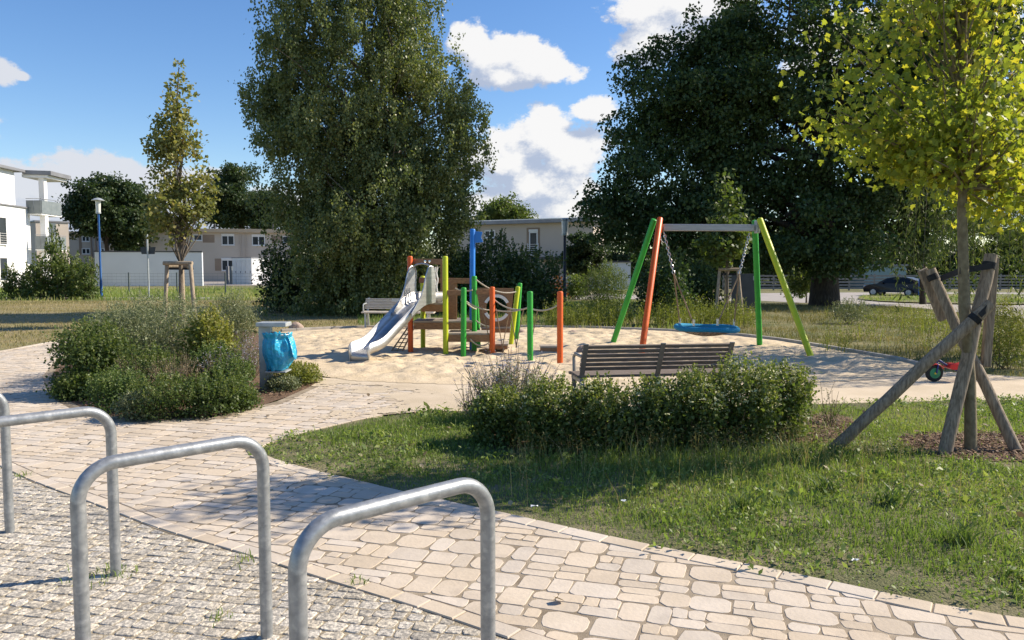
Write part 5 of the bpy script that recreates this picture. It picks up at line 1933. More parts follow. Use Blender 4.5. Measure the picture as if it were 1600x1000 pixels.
# =================================================================== STAKES AND STRAPS OF THE TURNING MAPLE
def stake(label, p0, p1, r, seg=16, flat=False, group='stakes round the turning maple'):
    p0, p1 = Vector(p0), Vector(p1)
    rg = np.random.default_rng(int(abs(p0.x * 1000)) % 999)
    pts, rs = [], []
    for k in range(9):
        f = k / 8
        pts.append(p0.lerp(p1, f) + Vector((rg.normal(), rg.normal(), 0)) * .004)
        rs.append(r * (1.06 - .1 * f) * (1 + rg.normal() * .015))
    m = MB(); m.tube(pts, rs, seg)
    o = m.build('tree_stake', [MAT['stake'], MAT['stakecut']], loc=p0, smooth=True, ang=50)
    o.data.polygons[len(o.data.polygons) - 1].material_index = 1
    return tag(o, label, 'stake', group)
sA0, sA1 = G(1306, 698), PD(1549, 474, 6.52)
sB0, sB1 = G(1476, 709), PD(1549, 398, 6.78)
sC0, sC1 = G(1589, 706), PD(1452, 421, 7.15)
stake('long stake leaning hardest, its cut end strapped over the steeper stake', sA0 - (sA1 - sA0) * .05, sA1, .051)
stB = stake('steep tall stake rising in front of the maple trunk', sB0 - (sB1 - sB0) * .05, sB1, .054)
stC = stake('stake crossing behind the maple trunk and leaning left', sC0 - (sC1 - sC0) * .05, sC1, .047)
W[stB.name] = Vector(stB.location); W[stC.name] = Vector(stC.location)
q0, q1 = PD(1441, 421, 7.22), PD(1474, 500, 7.22)
MB().bar(q0, q1, .085, .05, (0, 1, 0)).build('split_board', MAT['stake'], stC, bevel=.008)
q0, q1 = PD(1553, 402, 6.92), PD(1540, 573, 6.92)
MB().bar(q0, q1, .075, .05, (0, 1, 0)).build('split_board', MAT['stake'], stB, bevel=.008)
def strap(label, pts, wd=.055):
    m = MB()
    pts = [Vector(p) for p in pts]
    for a, c in zip(pts, pts[1:]):
        d = (c - a).normalized()
        m.bar(a - d * .004, c + d * .004, .006, wd, (0, 0, 1))
    o = m.build('strap', MAT['strap'], loc=pts[0])
    return tag(o, label, 'strap', 'black straps round the maple stakes')
def loop(c, ax, r, n=14):
    ax = ax.normalized()
    s1 = ax.cross(Vector((0, 1, 0))).normalized(); s2 = ax.cross(s1)
    return [c + (s1 * math.cos(a) + s2 * math.sin(a)) * r for a in np.linspace(0, 2 * math.pi, n)]
dC = (sC1 - sC0); dB = (sB1 - sB0); dA = (sA1 - sA0)
cC, cB = sC0 + dC * .955, sB0 + dB * .945
pm = PD(1504, 423, 6.72)
m = MB()
def band(m, c, ax, r, wd):
    ax = ax.normalized()
    ring = loop(c, ax, r, 20)
    vs, fs = [], []
    for p in ring[:-1]:
        vs += [p - ax * wd / 2, p + ax * wd / 2]
    n_ = len(ring) - 1
    for k in range(n_):
        l = (k + 1) % n_
        fs.append((2 * k, 2 * l, 2 * l + 1, 2 * k + 1))
    m.add(vs, fs)
band(m, cC, dC, .050, .055); band(m, cB, dB, .056, .055)
a, c = cC + Vector((.03, -.075, -.01)), cB + Vector((-.02, -.08, 0))
m.bar(a, pm + Vector((-.04, -.035, -.0)), .006, .052); m.bar(pm + Vector((-.041, -.035, 0)), pm + Vector((.05, -.035, .015)), .007, .055); m.bar(pm + Vector((.05, -.035, .015)), c, .006, .052)
o = m.build('strap', MAT['strap'], loc=a)
o.modifiers.new('thick', 'SOLIDIFY').thickness = .003
tag(o, 'upper black strap stretched from the left stake across the trunk', 'strap', 'black straps round the maple stakes')
m = MB()
band(m, sA0 + dA * .90, dA, .054, .05)
pA = sA0 + dA * .90
pB = sB0 + dB * .70
m.bar(pA + Vector((.0, -.07, .03)), PD(1546, 478, 6.5), .006, .045)
m.bar(pA + Vector((.02, -.06, -.05)), pB + Vector((-.02, -.075, 0)), .006, .04)
o = m.build('strap', MAT['strap'], loc=pA)
o.modifiers.new('thick', 'SOLIDIFY').thickness = .003
tag(o, 'lower black strap tying the leaning stake to the steep one', 'strap', 'black straps round the maple stakes')

# frames of stakes round the two other young trees
def tripod(label, base, w, h, stakes, cross, mat, px_mid, r=.055, rails=2):
    t = thing('stake_frame', label, 'tree stakes', base, 'wooden stake frames round young trees')
    base = Vector(base)
    for (bx, by, tx, ty) in stakes:
        MB().post(base + Vector((bx, by, -.05)), base + Vector((tx, ty, h)), r, .2).build('stake', mat, t, smooth=True, ang=50)
    for (x0, y0, x1, y1, dz) in cross:
        m = MB(); m.tube([base + Vector((x0, y0, h + dz)), base + Vector((x1, y1, h + dz))], r * 1.0, 12)
        m.build('crossbar', mat, t, smooth=True, ang=50)
    m = MB()
    m.bar(base + Vector((-w / 2, 0, h - .12)), base + Vector((w / 2, 0, h - .12)), .01, .06)
    m.build('strap', MAT['strap'], t)
    return t
YP = 21.5
pb = PD(283.5, 500, YP)
T1 = (pb.x, YP, 0)
k = YP / F
MAT['stakepale'] = M('pale stake', (0.26, 0.20, 0.14), (0.40, 0.32, 0.23), 7, 0.85, stretch=(6, 6, 1.2), bump=0.004, bscale=20)
tripod('round wooden stake frame with crossbars round the bronzing slender tree', T1, 42 * k, 1.6 + 5 * k,
       [(-27 * k, 0, -20 * k, 0), (-3 * k, .3, -4 * k, .3), (28 * k, -.25, 20 * k, -.15)],
       [(-24 * k, -.06, 22 * k, -.10, .03), (-22 * k, .05, -3 * k, .32, -.06), (19 * k, -.1, -3 * k, .32, -.07)], MAT['stakepale'], 283)
YM = 22.5
pb2 = PD(1137, 500, YM)
T2 = (pb2.x, YM, gh(pb2.x, YM))
k = YM / F
tripod('pale wooden stake frame round the small young tree behind the swing', T2, 30 * k, 1.6 - 4 * k,
       [(-20 * k, 0, -14 * k, 0), (1 * k, .35, 1 * k, .3), (22 * k, -.15, 13 * k, -.1)],
       [(-16 * k, -.03, 15 * k, -.08, .02)], MAT['stakepale'], 1137, r=.045)
# dark notice board behind it
p = PD(1168, 470, 26)
t = thing('notice_board', 'dark upright board standing behind the young tree frame', 'board', (p.x, 26, 0))
z1 = PD(1168, 429, 26).z
MB().box((p.x - .08, 26, z1 - .55), (.9, .05, 1.15)).build('panel', MAT['dark'], t, bevel=.01)
for s_ in (-.5, .36):
    MB().box((p.x + s_, 26.0, z1 / 2), (.07, .07, z1 + .04)).build('post', MAT['dark'], t, bevel=.005)
MB().box((p.x + .22, 25.965, z1 - .12), (.12, .01, .14)).build('notice', MAT['zinc'], t)

# =================================================================== TREES
# turning maple in front, on the right
mb_ = G(1517, 706)
rg = np.random.default_rng(77)
Ym = mb_.y
ml = thing('turning_maple', 'young maple with yellow green turning leaves held by crossed stakes', 'tree', mb_)
top = Vector((mb_.x + .02, Ym + .05, 5.6))
mt = MB()
tp = [mb_ + Vector((0, 0, -.03)), PD(1516, 600, Ym), PD(1512, 540, Ym), PD(1507, 480, Ym), PD(1505, 400, Ym), PD(1503, 330, Ym + .02), PD(1506, 250, Ym + .03), PD(1502, 140, Ym + .06), PD(1506, 20, Ym + .05), top]
mt.tube(tp, [.052, .044, .044, .047, .041, .038, .031, .023, .016, .006], 12)
ells = [E(1500, 170, Ym, 150, 120, 150), E(1430, 200, Ym - .2, 130, 90, 120), E(1370, 160, Ym + .1, 60, 60), E(1560, 230, Ym + .1, 110, 110), E(1530, 20, Ym, 150, 140, 150), E(1390, 40, Ym, 85, 75),
        E(1320, 170, Ym, 60, 50), E(1360, 215, Ym + .2, 70, 45), E(1300, 190, Ym, 36, 30), E(1420, 270, Ym - .1, 75, 50), E(1570, -120, Ym, 130, 120), E(1470, -90, Ym, 110, 110), E(1640, 150, Ym, 110, 150), E(1600, 290, Ym + .2, 70, 50), E(1520, 320, Ym, 70, 42), E(1475, 335, Ym - .1, 50, 38), E(1535, 350, Ym - .1, 50, 32), E(1345, 175, Ym, 78, 58), E(1400, 190, Ym - .2, 95, 70), E(1370, 60, Ym, 80, 80), E(1310, 195, Ym + .1, 44, 38), E(1570, 340, Ym + .1, 50, 34)]
cl_ = ell_sample(ells, 330, rg, .25, .44, 1.5)
Pm = []
for tg in cl_:
    tg = Vector(tg)
    t_h = min(5.3, max(2.25, tg.z - rg.uniform(.35, .9) - .25 * math.hypot(tg.x - mb_.x, tg.y - mb_.y)))
    # find trunk point at that height
    for a, c in zip(tp, tp[1:]):
        if a.z <= t_h <= c.z:
            p0 = a.lerp(c, (t_h - a.z) / (c.z - a.z)); break
    m1 = p0.lerp(tg, .5) + Vector((rg.normal() * .05, rg.normal() * .05, .04))
    far = math.hypot(tg.x - mb_.x, tg.y - mb_.y) > 1.0
    if rg.random() < (.3 if far else .5):
        mt.tube([p0, p0.lerp(m1, .5) + Vector((0, 0, .02)), m1, tg], [.014, .011, .008, .003], 6, caps=False)
    for k in range(int(rg.uniform(12, 30) * (1.6 if far else 1))):
        f = rg.uniform(.3 if far else .5, 1.1)
        q = (p0.lerp(m1, f * 2) if f < .5 else m1.lerp(tg, f * 2 - 1)) + Vector((rg.normal(), rg.normal(), rg.normal() * .8 - .45)) * .125
        Pm.append(q)
mt.build('trunk', MAT['youngbark'], ml, smooth=True, ang=80)
Pm = np.array([p[:] for p in Pm])
Pm = Pm[Pm[:, 2] > 1.78]
V, F_, rn = leaves(Pm, rg.uniform(.036, .072, len(Pm)), T_MAPLE, rg, droop=.55, up=.35, rndv=np.clip(rg.beta(1.6, 1.9, len(Pm)) * .85 + .25 * (vnoise(Pm, 1.3) - .35), 0, 1))
link('crown', npmesh('crown', V - np.array(W[ml.name]), F_, rn), LEAF['maple'], ml)

# slender bronzing tree in the left bed
ells = [E(278, 150, YP, 20, 42), E(272, 205, YP, 32, 40), E(278, 265, YP, 40, 50), E(275, 325, YP, 48, 42), E(318, 305, YP, 20, 34), E(265, 362, YP, 36, 24), E(282, 118, YP, 13, 20), E(242, 235, YP, 14, 26), E(325, 280, YP, 10, 14), E(295, 215, YP, 22, 26)]
tree('bronzing_tree', 'slender young tree with bronzing leaves inside a round stake frame', 'tree', T1, ells, tuple(PD(278, 104, YP)), .065, 440, 14, .12, .115, LEAF['pear'], MAT['bark'], 11,
     shell=.2, hole=.40, hsc=2.5, droop=-.1, up=.2, limbs=60, lowest=.24, wob=.008)
# small young tree behind the swing
ells = [E(1135, 300, YM, 14, 26), E(1137, 340, YM, 26, 28), E(1130, 385, YM, 36, 30), E(1155, 365, YM, 20, 22), E(1110, 372, YM, 16, 10)]
tree('young_tree', 'small light green young tree rising from a pale stake frame', 'tree', T2, ells, tuple(PD(1134, 285, YM)), .05, 150, 16, .14, .14, LEAF['mid'], MAT['bark'], 12,
     shell=.2, hole=.3, hsc=2.5, limbs=26, lowest=.3, wob=.01)
# the tall birch
YB = 27.5
bb_ = PD(590, 486, YB)
ells = [E(546, 30, YB, 148, 110, 120), E(550, 110, YB, 152, 110, 120), E(585, 220, YB, 172, 120, 130), E(640, 190, YB, 118, 90, 100), E(600, 330, YB, 158, 100, 130), E(550, -130, YB, 120, 150, 120), E(630, -40, YB, 70, 90),
        E(440, 60, YB, 52, 70), E(450, 160, YB, 48, 60), E(690, 270, YB, 60, 85), E(470, 300, YB, 50, 80), E(600, 430, YB, 120, 55, 100), E(500, 400, YB, 70, 75), E(560, 470, YB, 85, 30), E(645, 430, YB, 42, 40), E(580, 420, YB - 1.3, 92, 62, 70), E(530, 440, YB - 1.2, 66, 46, 60), E(560, 350, YB - 1.5, 110, 70, 70)]
tree('birch', 'tall broad birch with drooping olive leaves behind the pale bench', 'tree', (bb_.x, YB, 0), ells, (bb_.x - .6, YB, 13.8), .2, 5000, 58, .15, .098, LEAF['birch'], MAT['bark'], 13,
     shell=.25, hole=.27, hsc=.6, droop=.9, up=.0, hang=.6, bough=14, bsp=(.36, .36, .62), limbs=46, lowest=.10, zmin=.05, twigs=3)
# the great dark tree
YD = 34
db = PD(1288, 477, YD)
ells = [E(1230, 170, YD, 190, 150, 170), E(1065, 260, YD, 115, 110), E(1020, 310, YD - 1, 78, 66), E(1010, 230, YD, 50, 55), E(1010, 145, YD, 50, 46), E(1090, 130, YD, 90, 90), E(1140, 60, YD, 80, 80), E(1260, 40, YD, 170, 140, 160), E(1250, -120, YD, 180, 130, 170), E(1420, 120, YD, 160, 150, 160),
        E(1400, 290, YD, 130, 80, 120), E(1200, 330, YD, 160, 75, 150), E(1500, 230, YD, 120, 110), E(1110, 380, YD + 1, 100, 42), E(1290, 390, YD - 1.5, 90, 34), E(970, 300, YD, 40, 40), E(948, 335, YD, 42, 40), E(975, 378, YD + .5, 48, 38), E(1500, 40, YD, 120, 120), E(1360, 402, YD - 1, 60, 26), E(1225, 400, YD - 1, 60, 30), E(1290, 260, YD + 1, 130, 90), E(1330, 330, YD + 2, 120, 60), E(1180, 230, YD + 1, 130, 90)]
tree('dark_broad_tree', 'huge broad dark green tree with thick trunk behind the swing', 'tree', (db.x, YD, gh(db.x, YD)), ells, (db.x - .3, YD, 13.5), .56, 6200, 42, .27, .165, LEAF['dark'], MAT['darkbark'], 14,
     shell=.2, hole=.19, hsc=.4, bough=14, bsp=(.66, .66, .4), droop=.35, up=.5, limbs=30, lowest=.22, zmin=1.05, twigs=2)
# lighter maple under it to the right
yl = 31
lb = PD(1415, 480, yl)
ells = [E(1400, 340, yl, 52, 42), E(1440, 320, yl, 46, 45), E(1370, 310, yl, 38, 34), E(1420, 390, yl, 48, 24), E(1340, 330, yl, 26, 26)]
tree('green_maple', 'mid green maple with sunlit leaves under the edge of the huge dark tree', 'tree', (PD(1442, 480, 37).x, 37, gh(20, 37)), [(e[0] * 37 / yl, 37, 1.6 + (e[2] - 1.6) * 37 / yl, e[3] * 1.2, e[4] * 1.2, e[5] * 1.2) for e in ells],
     (PD(1430, 480, 37).x, 37, 4.6), .14, 330, 34, .38, .19, LEAF['oak'], MAT['darkbark'], 15, shell=.35, hole=.33, hsc=.8, limbs=18, lowest=.25)
# sapling left of the thick trunk
ys_ = 40
sb = PD(1260, 475, ys_)
tree('sapling', 'tiny lollipop shaped sapling standing left of the thick dark trunk', 'tree', (sb.x, ys_, gh(sb.x, ys_)), [E(1258, 436, ys_, 24, 18), E(1250, 448, ys_, 18, 12), E(1270, 425, ys_, 16, 14)], tuple(PD(1260, 440, ys_)), .05, 60, 40, .22, .15, LEAF['mid'], MAT['bark'], 16, limbs=6, hole=.2)
# background trees
def bgtree(label, px, pyb, Y, el_, leaf, seed, ncl, per, sp_, size, top, group=None, r0=.35, limbs=14, hole=.3, name='background_tree'):
    b = PD(px, pyb, Y)
    return tree(name, label, 'tree', (b.x, Y, gh(b.x, Y)), [E(x, y, Y, a, c) for x, y, a, c in el_], tuple(PD(px, top, Y)), r0, int(ncl * 1.6), int(per * 1.5), sp_ * .5, size * .62, leaf, MAT['darkbark'], seed, shell=.3, hole=hole, hsc=.25, limbs=limbs, lowest=.3, bough=8, bsp=(sp_ * .9, sp_ * .9, sp_ * .5))
bgtree('dark oak with layered crown rising behind the blue street lamp', 168, 440, 86, [(165, 320, 48, 36), (145, 340, 32, 28), (188, 345, 36, 24), (170, 300, 30, 18)], LEAF['oak'], 31, 420, 40, .85, .5, 320)
bgtree('dark oak partly behind the bronzing tree, right of the lamp oak', 215, 440, 88, [(212, 325, 34, 28), (222, 350, 30, 34), (205, 372, 24, 22)], LEAF['oak'], 32, 240, 40, .85, .5, 330)
bgtree('dark oak rising over the long beige house roof', 380, 440, 108, [(375, 312, 46, 40), (408, 330, 40, 30), (345, 335, 24, 26), (375, 290, 32, 24), (430, 340, 24, 20)], LEAF['oak'], 33, 480, 40, 1.0, .58, 310)
bgtree('distant pale tree top seen at the end of the beige house roof', 458, 440, 118, [(458, 352, 14, 14), (470, 340, 16, 20)], LEAF['mid'], 34, 90, 30, .9, .6, 350)
bgtree('distant round tree top rising behind the tan house roof', 786, 440, 100, [(783, 335, 26, 20), (800, 342, 20, 14), (768, 343, 16, 12)], LEAF['mid'], 35, 200, 36, .9, .5, 330)
bgtree('small dense round tree standing right of the dark blue lamp', 913, 450, 45, [(912, 395, 28, 24), (900, 408, 20, 16), (928, 410, 20, 16)], LEAF['oak'], 36, 140, 44, .35, .24, 390)
for i, (px, Y, w_, h_, lf) in enumerate(((1185, 88, 60, 46, 'oak'), (1265, 92, 70, 60, 'mid'), (1345, 95, 60, 56, 'oak'), (1440, 90, 80, 70, 'mid'), (1540, 92, 90, 80, 'oak'), (1650, 90, 80, 70, 'oak'), (1110, 84, 60, 46, 'oak'), (965, 95, 58, 52, 'oak'), (1590, 88, 70, 62, 'mid'))):
    bgtree(['dark rounded tree filling the gap left of the thick trunk beyond the fence', 'light green tree beyond the fence seen just left of the thick trunk', 'dark tree beyond the fence between thick trunk and black car', 'light green tree beyond the fence behind the black car', 'dark tree beyond the fence behind the willow', 'dark tree beyond the fence at the far right', 'dark low tree beyond the fence behind the swing beam', 'dark tree far behind the low white garage', 'light green tree beyond the fence seen through the hanging willow strands'][i],
           px, 450, Y, [(px, 405, w_, h_), (px - w_ * .5, 420, w_ * .6, h_ * .5), (px + w_ * .5, 418, w_ * .6, h_ * .5)], LEAF[lf], 40 + i, 300, 36, .8, .5, 400, group='trees beyond the plank fence', hole=.25)

# willow on the right
YW = 14.2
rgw = np.random.default_rng(91)
wb = Vector((PD(1640, 480, YW).x, YW, gh(11, YW)))
t = thing('willow', 'weeping willow with long hanging strands at the right edge', 'tree', wb)
parts, lm = [], MB()
lm.tube([wb, wb + Vector((.1, 0, 2.4)), wb + Vector((.0, .1, 5.6))], [.3, .24, .12], 12)
for k in range(330):
    a, q = rgw.uniform(0, 2 * math.pi), math.sqrt(rgw.random()) * 2.6
    x, y = wb.x + q * math.cos(a), wb.y + q * math.sin(a) * .9
    zt_ = 5.2 - .25 * q * q * .5 + rgw.normal() * .3
    ln = rgw.uniform(1.6, 3.9)
    zb_ = max(.35, zt_ - ln)
    m_ = int((zt_ - zb_) * 22)
    f = np.sort(rgw.random(m_))
    sw = rgw.normal(size=2) * .12
    P_ = np.stack([x + sw[0] * f ** 2 + .03 * rgw.normal(size=m_), y + sw[1] * f ** 2 + .03 * rgw.normal(size=m_), zt_ - (zt_ - zb_) * f], 1)
    parts.append(leaves(P_, rgw.uniform(.08, .15, m_), T_LONG, rgw, .9, .0))
    if k % 3 == 0:
        lm.tube([Vector((x, y, zt_)), Vector((x + sw[0] * .3, y + sw[1] * .3, (zt_ + zb_) / 2)), Vector((x + sw[0], y + sw[1], zb_ + .1))], [.006, .005, .003], 4, caps=False)
    if k % 14 == 0:
        lm.tube([wb + Vector((0, 0, 3.2)), Vector((x, y, zt_)).lerp(wb + Vector((0, 0, 4.8)), .5) + Vector((0, 0, .3)), Vector((x, y, zt_))], [.06, .04, .012], 6, caps=False)
V, F_, rn = merge(parts)
lm.build('trunk', MAT['bark'], t, smooth=True, ang=80)
link('crown', npmesh('crown', V * np.array([1, 1, 1]) - np.array(W[t.name]), F_, rn), LEAF['willow'], t)

# =================================================================== SHRUBS
# young hedge by the white building
hp = [(18, .55, 1.5), (42, .5, 1.25), (62, .75, 1.9), (88, .6, 3.1), (98, .8, 1.9), (118, .75, 2.0), (140, .65, 1.75)]
base_h = None
for i, (px, r_, h_) in enumerate(hp):
    p = PD(px, 466, 39.5 + (i % 2) * .8)
    b = (p.x, 39.5 + (i % 2) * .8, 0)
    if i == 0:
        base_h = o = shrub('hedge_shrub', 'x', 'shrub', b, .7, 1.6, LEAF['shrub'], 200, size=.12, n=1500, spread=.14, stems=14, shell=.3, hole=.3, sprigs=18)
    else:
        o = copy_tree(base_h)
        o.location = b
    o.rotation_euler = (0, 0, i * 1.3)
    o.scale = (r_ / .7, r_ / .7, h_ / 1.6)
    tag(o, 'loose leafy shrub in the young hedge before the white apartment building', 'shrub', 'young hedge shrubs by the white building')
base_h.scale = (.55 / .7, .55 / .7, 1.5 / 1.6)
tag(base_h, 'loose leafy shrub in the young hedge before the white apartment building', 'shrub', 'young hedge shrubs by the white building')

# dark shrubs at the back
def pshrub(name, label, px, pyb, rpx, hpx, leaf, seed, Y=None, **kw):
    if Y is None:
        b = G(px, pyb)
    else:
        p = PD(px, pyb, Y); b = Vector((p.x, Y, gh(p.x, Y)))
    k = b.y / F
    return shrub(name, label, 'shrub', b, rpx * k, hpx * k, leaf, seed, **kw)
pshrub('dark_shrub', 'dark dense shrub at the left foot of the tall birch', 447, 487, 46, 100, LEAF['oak'], 51, size=.11, n=6500, spread=.17, sprigs=30, stems=12)
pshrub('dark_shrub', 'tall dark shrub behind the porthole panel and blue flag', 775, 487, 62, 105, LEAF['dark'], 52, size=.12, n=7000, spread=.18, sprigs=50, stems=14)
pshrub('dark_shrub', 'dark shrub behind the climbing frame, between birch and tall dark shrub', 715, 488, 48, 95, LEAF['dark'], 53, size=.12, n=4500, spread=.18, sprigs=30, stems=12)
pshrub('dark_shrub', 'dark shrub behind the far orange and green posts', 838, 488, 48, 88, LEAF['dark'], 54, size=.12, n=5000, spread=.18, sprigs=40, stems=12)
pshrub('rust_shrub', 'small rust coloured shrub by the foot of the dark blue lamp', 872, 470, 14, 42, LEAF['rust'], 55, size=.12, n=500, spread=.18)
pshrub('pale_shrub', 'pale green bush right of the dark blue lamp foot', 898, 468, 22, 42, LEAF['mid'], 56, size=.12, n=1500, spread=.18)
pshrub('tall_weed_bush', 'feathery tall bush left of the green swing leg', 945, 500, 42, 78, LEAF['shrub'], 57, size=.10, n=4800, tmpl=T_LONG, spread=.2, sprigs=120, stems=12)
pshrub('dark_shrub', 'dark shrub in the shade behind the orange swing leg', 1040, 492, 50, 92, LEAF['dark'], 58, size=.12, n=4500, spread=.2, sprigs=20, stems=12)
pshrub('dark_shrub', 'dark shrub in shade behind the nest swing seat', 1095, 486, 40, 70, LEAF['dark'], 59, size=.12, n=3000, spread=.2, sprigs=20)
pshrub('verge_bush', 'low grey green weed bush before the thick dark trunk', 1330, 505, 34, 34, LEAF['grey'], 60, size=.08, n=2000, tmpl=T_LONG, spread=.14, sprigs=50)
pshrub('verge_bush', 'tall weedy clump behind the broken stake boards', 1565, 575, 30, 95, LEAF['yellowg'], 61, size=.07, n=2200, tmpl=T_LONG, spread=.14, sprigs=60)

# plants of the left bed
pshrub('bed_shrub', 'coarse dark leafed shrub at the left end of the planted bed', 150, 616, 70, 104, LEAF['shrub'], 71, size=.042, n=9500, spread=.09, sprigs=120)
pshrub('bed_shrub', 'large grey green fine leafed shrub topping the planted bed', 250, 594, 116, 118, LEAF['grey'], 72, size=.06, n=15000, tmpl=T_LONG, per=12, spread=.11, sprigs=330, stems=16)
pshrub('bed_shrub', 'grey green fine leafed shrub at the right rear of the planted bed', 362, 566, 46, 96, LEAF['grey'], 73, size=.06, n=5500, tmpl=T_LONG, per=12, spread=.1, sprigs=150)
pshrub('bed_shrub', 'yellowish green upright shrub in the middle of the planted bed', 330, 604, 38, 106, LEAF['yellowg'], 74, size=.05, n=2800, spread=.09, sprigs=90, hole=.2)
pshrub('bed_shrub', 'dark shrub behind the coarse leafed shrub of the planted bed', 200, 584, 70, 98, LEAF['grey'], 75, tmpl=T_LONG, size=.06, n=6500, spread=.1, sprigs=70)
LOWL = ['low bright green plant at the front left corner of the planted bed', 'low green plant second along the front of the planted bed', 'low green plant in the middle of the planted bed front',
        'low bright green plant left of the litter bin post', 'low sprawling plant right of the litter bin post', 'knee high green plant behind the front row of the bed', 'knee high plant between dry stems and litter bin']
LOWL += ['small shaded green plant at the left rim of the planted bed', 'low feathery grey plant at the front rim of the bed', 'low spreading green plant at the front rim left of the litter bin', 'tiny grey green plant just right of the litter bin foot']
for i, (px, py, r_, h_, lf, sz) in enumerate(((185, 643, 54, 60, 'bright', .032), (262, 653, 64, 62, 'shrub', .03), (335, 648, 60, 60, 'shrub', .032), (366, 624, 40, 58, 'bright', .032), (464, 600, 42, 30, 'yellowg', .032), (232, 622, 56, 72, 'shrub', .036), (338, 616, 44, 70, 'bright', .036),
        (118, 624, 34, 36, 'shrub', .04), (222, 655, 40, 40, 'grey', .03), (372, 640, 34, 34, 'shrub', .03), (440, 611, 26, 20, 'grey', .03))):
    pshrub('low_plant', LOWL[i], px, py, r_, h_, LEAF[lf], 80 + i, size=sz, n=3000, spread=.055, sprigs=130, stems=6, group='low plants of the bed', shell=.3, hole=.2)
def perennial(label, px, py, rpx, hpx, seed, n, leaf, bloom, size=.02, group=None, nl=14, dry=.5):
    b = G(px, py)
    k = b.y / F
    rg = np.random.default_rng(seed)
    t = thing('perennial', label, 'plant', b, group)
    m = MB(); P_, B_ = [], []
    for _ in range(n):
        a, q = rg.uniform(0, 2 * math.pi), math.sqrt(rg.random())
        p0 = b + Vector((math.cos(a), math.sin(a), 0)) * q * rpx * k * .35
        h_ = hpx * k * rg.uniform(.55, 1.05) * (1 - .25 * q)
        p1 = p0 + Vector((math.cos(a) * q * rpx * k * .65 + rg.normal() * .05, math.sin(a) * q * rpx * k * .65 + rg.normal() * .05, h_))
        mid = p0.lerp(p1, .5) + Vector((rg.normal(), rg.normal(), 0)) * .025
        m.tube([p0, mid, p1], [.0035, .0028, .0016], 4, caps=False)
        for j in range(nl):
            f = rg.uniform(.12, .8)
            P_.append((p0.lerp(mid, f * 2) if f < .5 else mid.lerp(p1, f * 2 - 1)) + Vector(rg.normal(size=3)) * .012)
        for j in range(8):
            f = rg.uniform(.72, 1.02)
            B_.append(mid.lerp(p1, f * 2 - 1) + Vector(rg.normal(size=3)) * .012)
    m.build('stems', LEAF['dry'] if dry > .5 else MAT['twig'], t)
    P_ = np.array([p[:] for p in P_]); B_ = np.array([p[:] for p in B_])
    V, F_, rn = leaves(P_, size * 1.8 * rg.uniform(.7, 1.3, len(P_)), T_LONG, rg, -.2, .3)
    link('foliage', npmesh('foliage', V - np.array(b), F_, rn), leaf, t)
    V, F_, rn = leaves(B_, size * .6, T_LEAF, rg, 0, .3)
    link('blossoms', npmesh('blossoms', V - np.array(b), F_, rn), bloom, t)
    return t
perennial('dry brown spent perennial among the low plants of the bed', 275, 634, 44, 92, 101, 110, LEAF['dry'], LEAF['dry'], .022, dry=1)
perennial('dry brown spent perennial nearer the litter bin', 345, 620, 36, 84, 102, 85, LEAF['dry'], LEAF['lilac'], .022, dry=1)
perennial('dry twiggy perennial between the coarse shrub and the front plants', 215, 628, 40, 84, 109, 70, LEAF['dry'], LEAF['dry'], .022, dry=1)
perennial('pale twiggy perennial just left of the litter bin post', 376, 606, 26, 74, 110, 60, LEAF['grey'], LEAF['lilac'], .022)
perennial('wispy lilac flowering perennial at the right rear of the bed', 385, 592, 40, 76, 103, 90, LEAF['grey'], LEAF['lilac'], .024)
perennial('tall wispy lilac flowering perennial at the left end of the flowering hedge', 800, 655, 78, 122, 104, 170, LEAF['grey'], LEAF['lilac'], .026, nl=30)
perennial('wispy lilac perennial in front of the low green swing side post', 745, 660, 34, 84, 105, 50, LEAF['grey'], LEAF['lilac'], .022)
perennial('thin bare stemmed weed standing right of the flowering hedge', 1298, 664, 16, 76, 106, 12, LEAF['shrub'], LEAF['dry'], .02)
perennial('thin leafy stem rising before the bench back, left part', 962, 680, 9, 112, 107, 8, LEAF['bright'], LEAF['bloom'], .03, nl=26)
perennial('thin leafy stem rising from the hedge before the middle of the bench', 1002, 682, 9, 108, 108, 6, LEAF['shrub'], LEAF['bloom'], .03, nl=26)
# flowering hedge in front of the bench
HL = ['flowering shrub at the left end of the low hedge, few blooms', 'dark flowering shrub second from the left end of the hedge', 'low flowering shrub before the left half of the dark bench', 'low flowering shrub before the bench middle post',
      'flowering shrub before the right end of the dark bench', 'tall sunlit flowering shrub near the right end of the hedge', 'spreading flowering shrub at the right end of the hedge']
for i, (px, py, r_, h_, nb) in enumerate(((785, 692, 56, 76, 12), (860, 700, 60, 98, 26), (940, 704, 57, 99, 30), (1015, 702, 54, 100, 34), (1085, 700, 58, 110, 55), (1158, 694, 64, 122, 80), (1222, 684, 52, 106, 50))):
    pshrub('flowering_shrub', HL[i], px, py, r_, h_, LEAF['hedge'], 120 + i, size=.038, n=4200, spread=.06, sprigs=120, stems=16, hole=.22, group='flowering shrubs before the bench', bloom=LEAF['bloom'], nb=int(nb * 2.2), bs=.03)

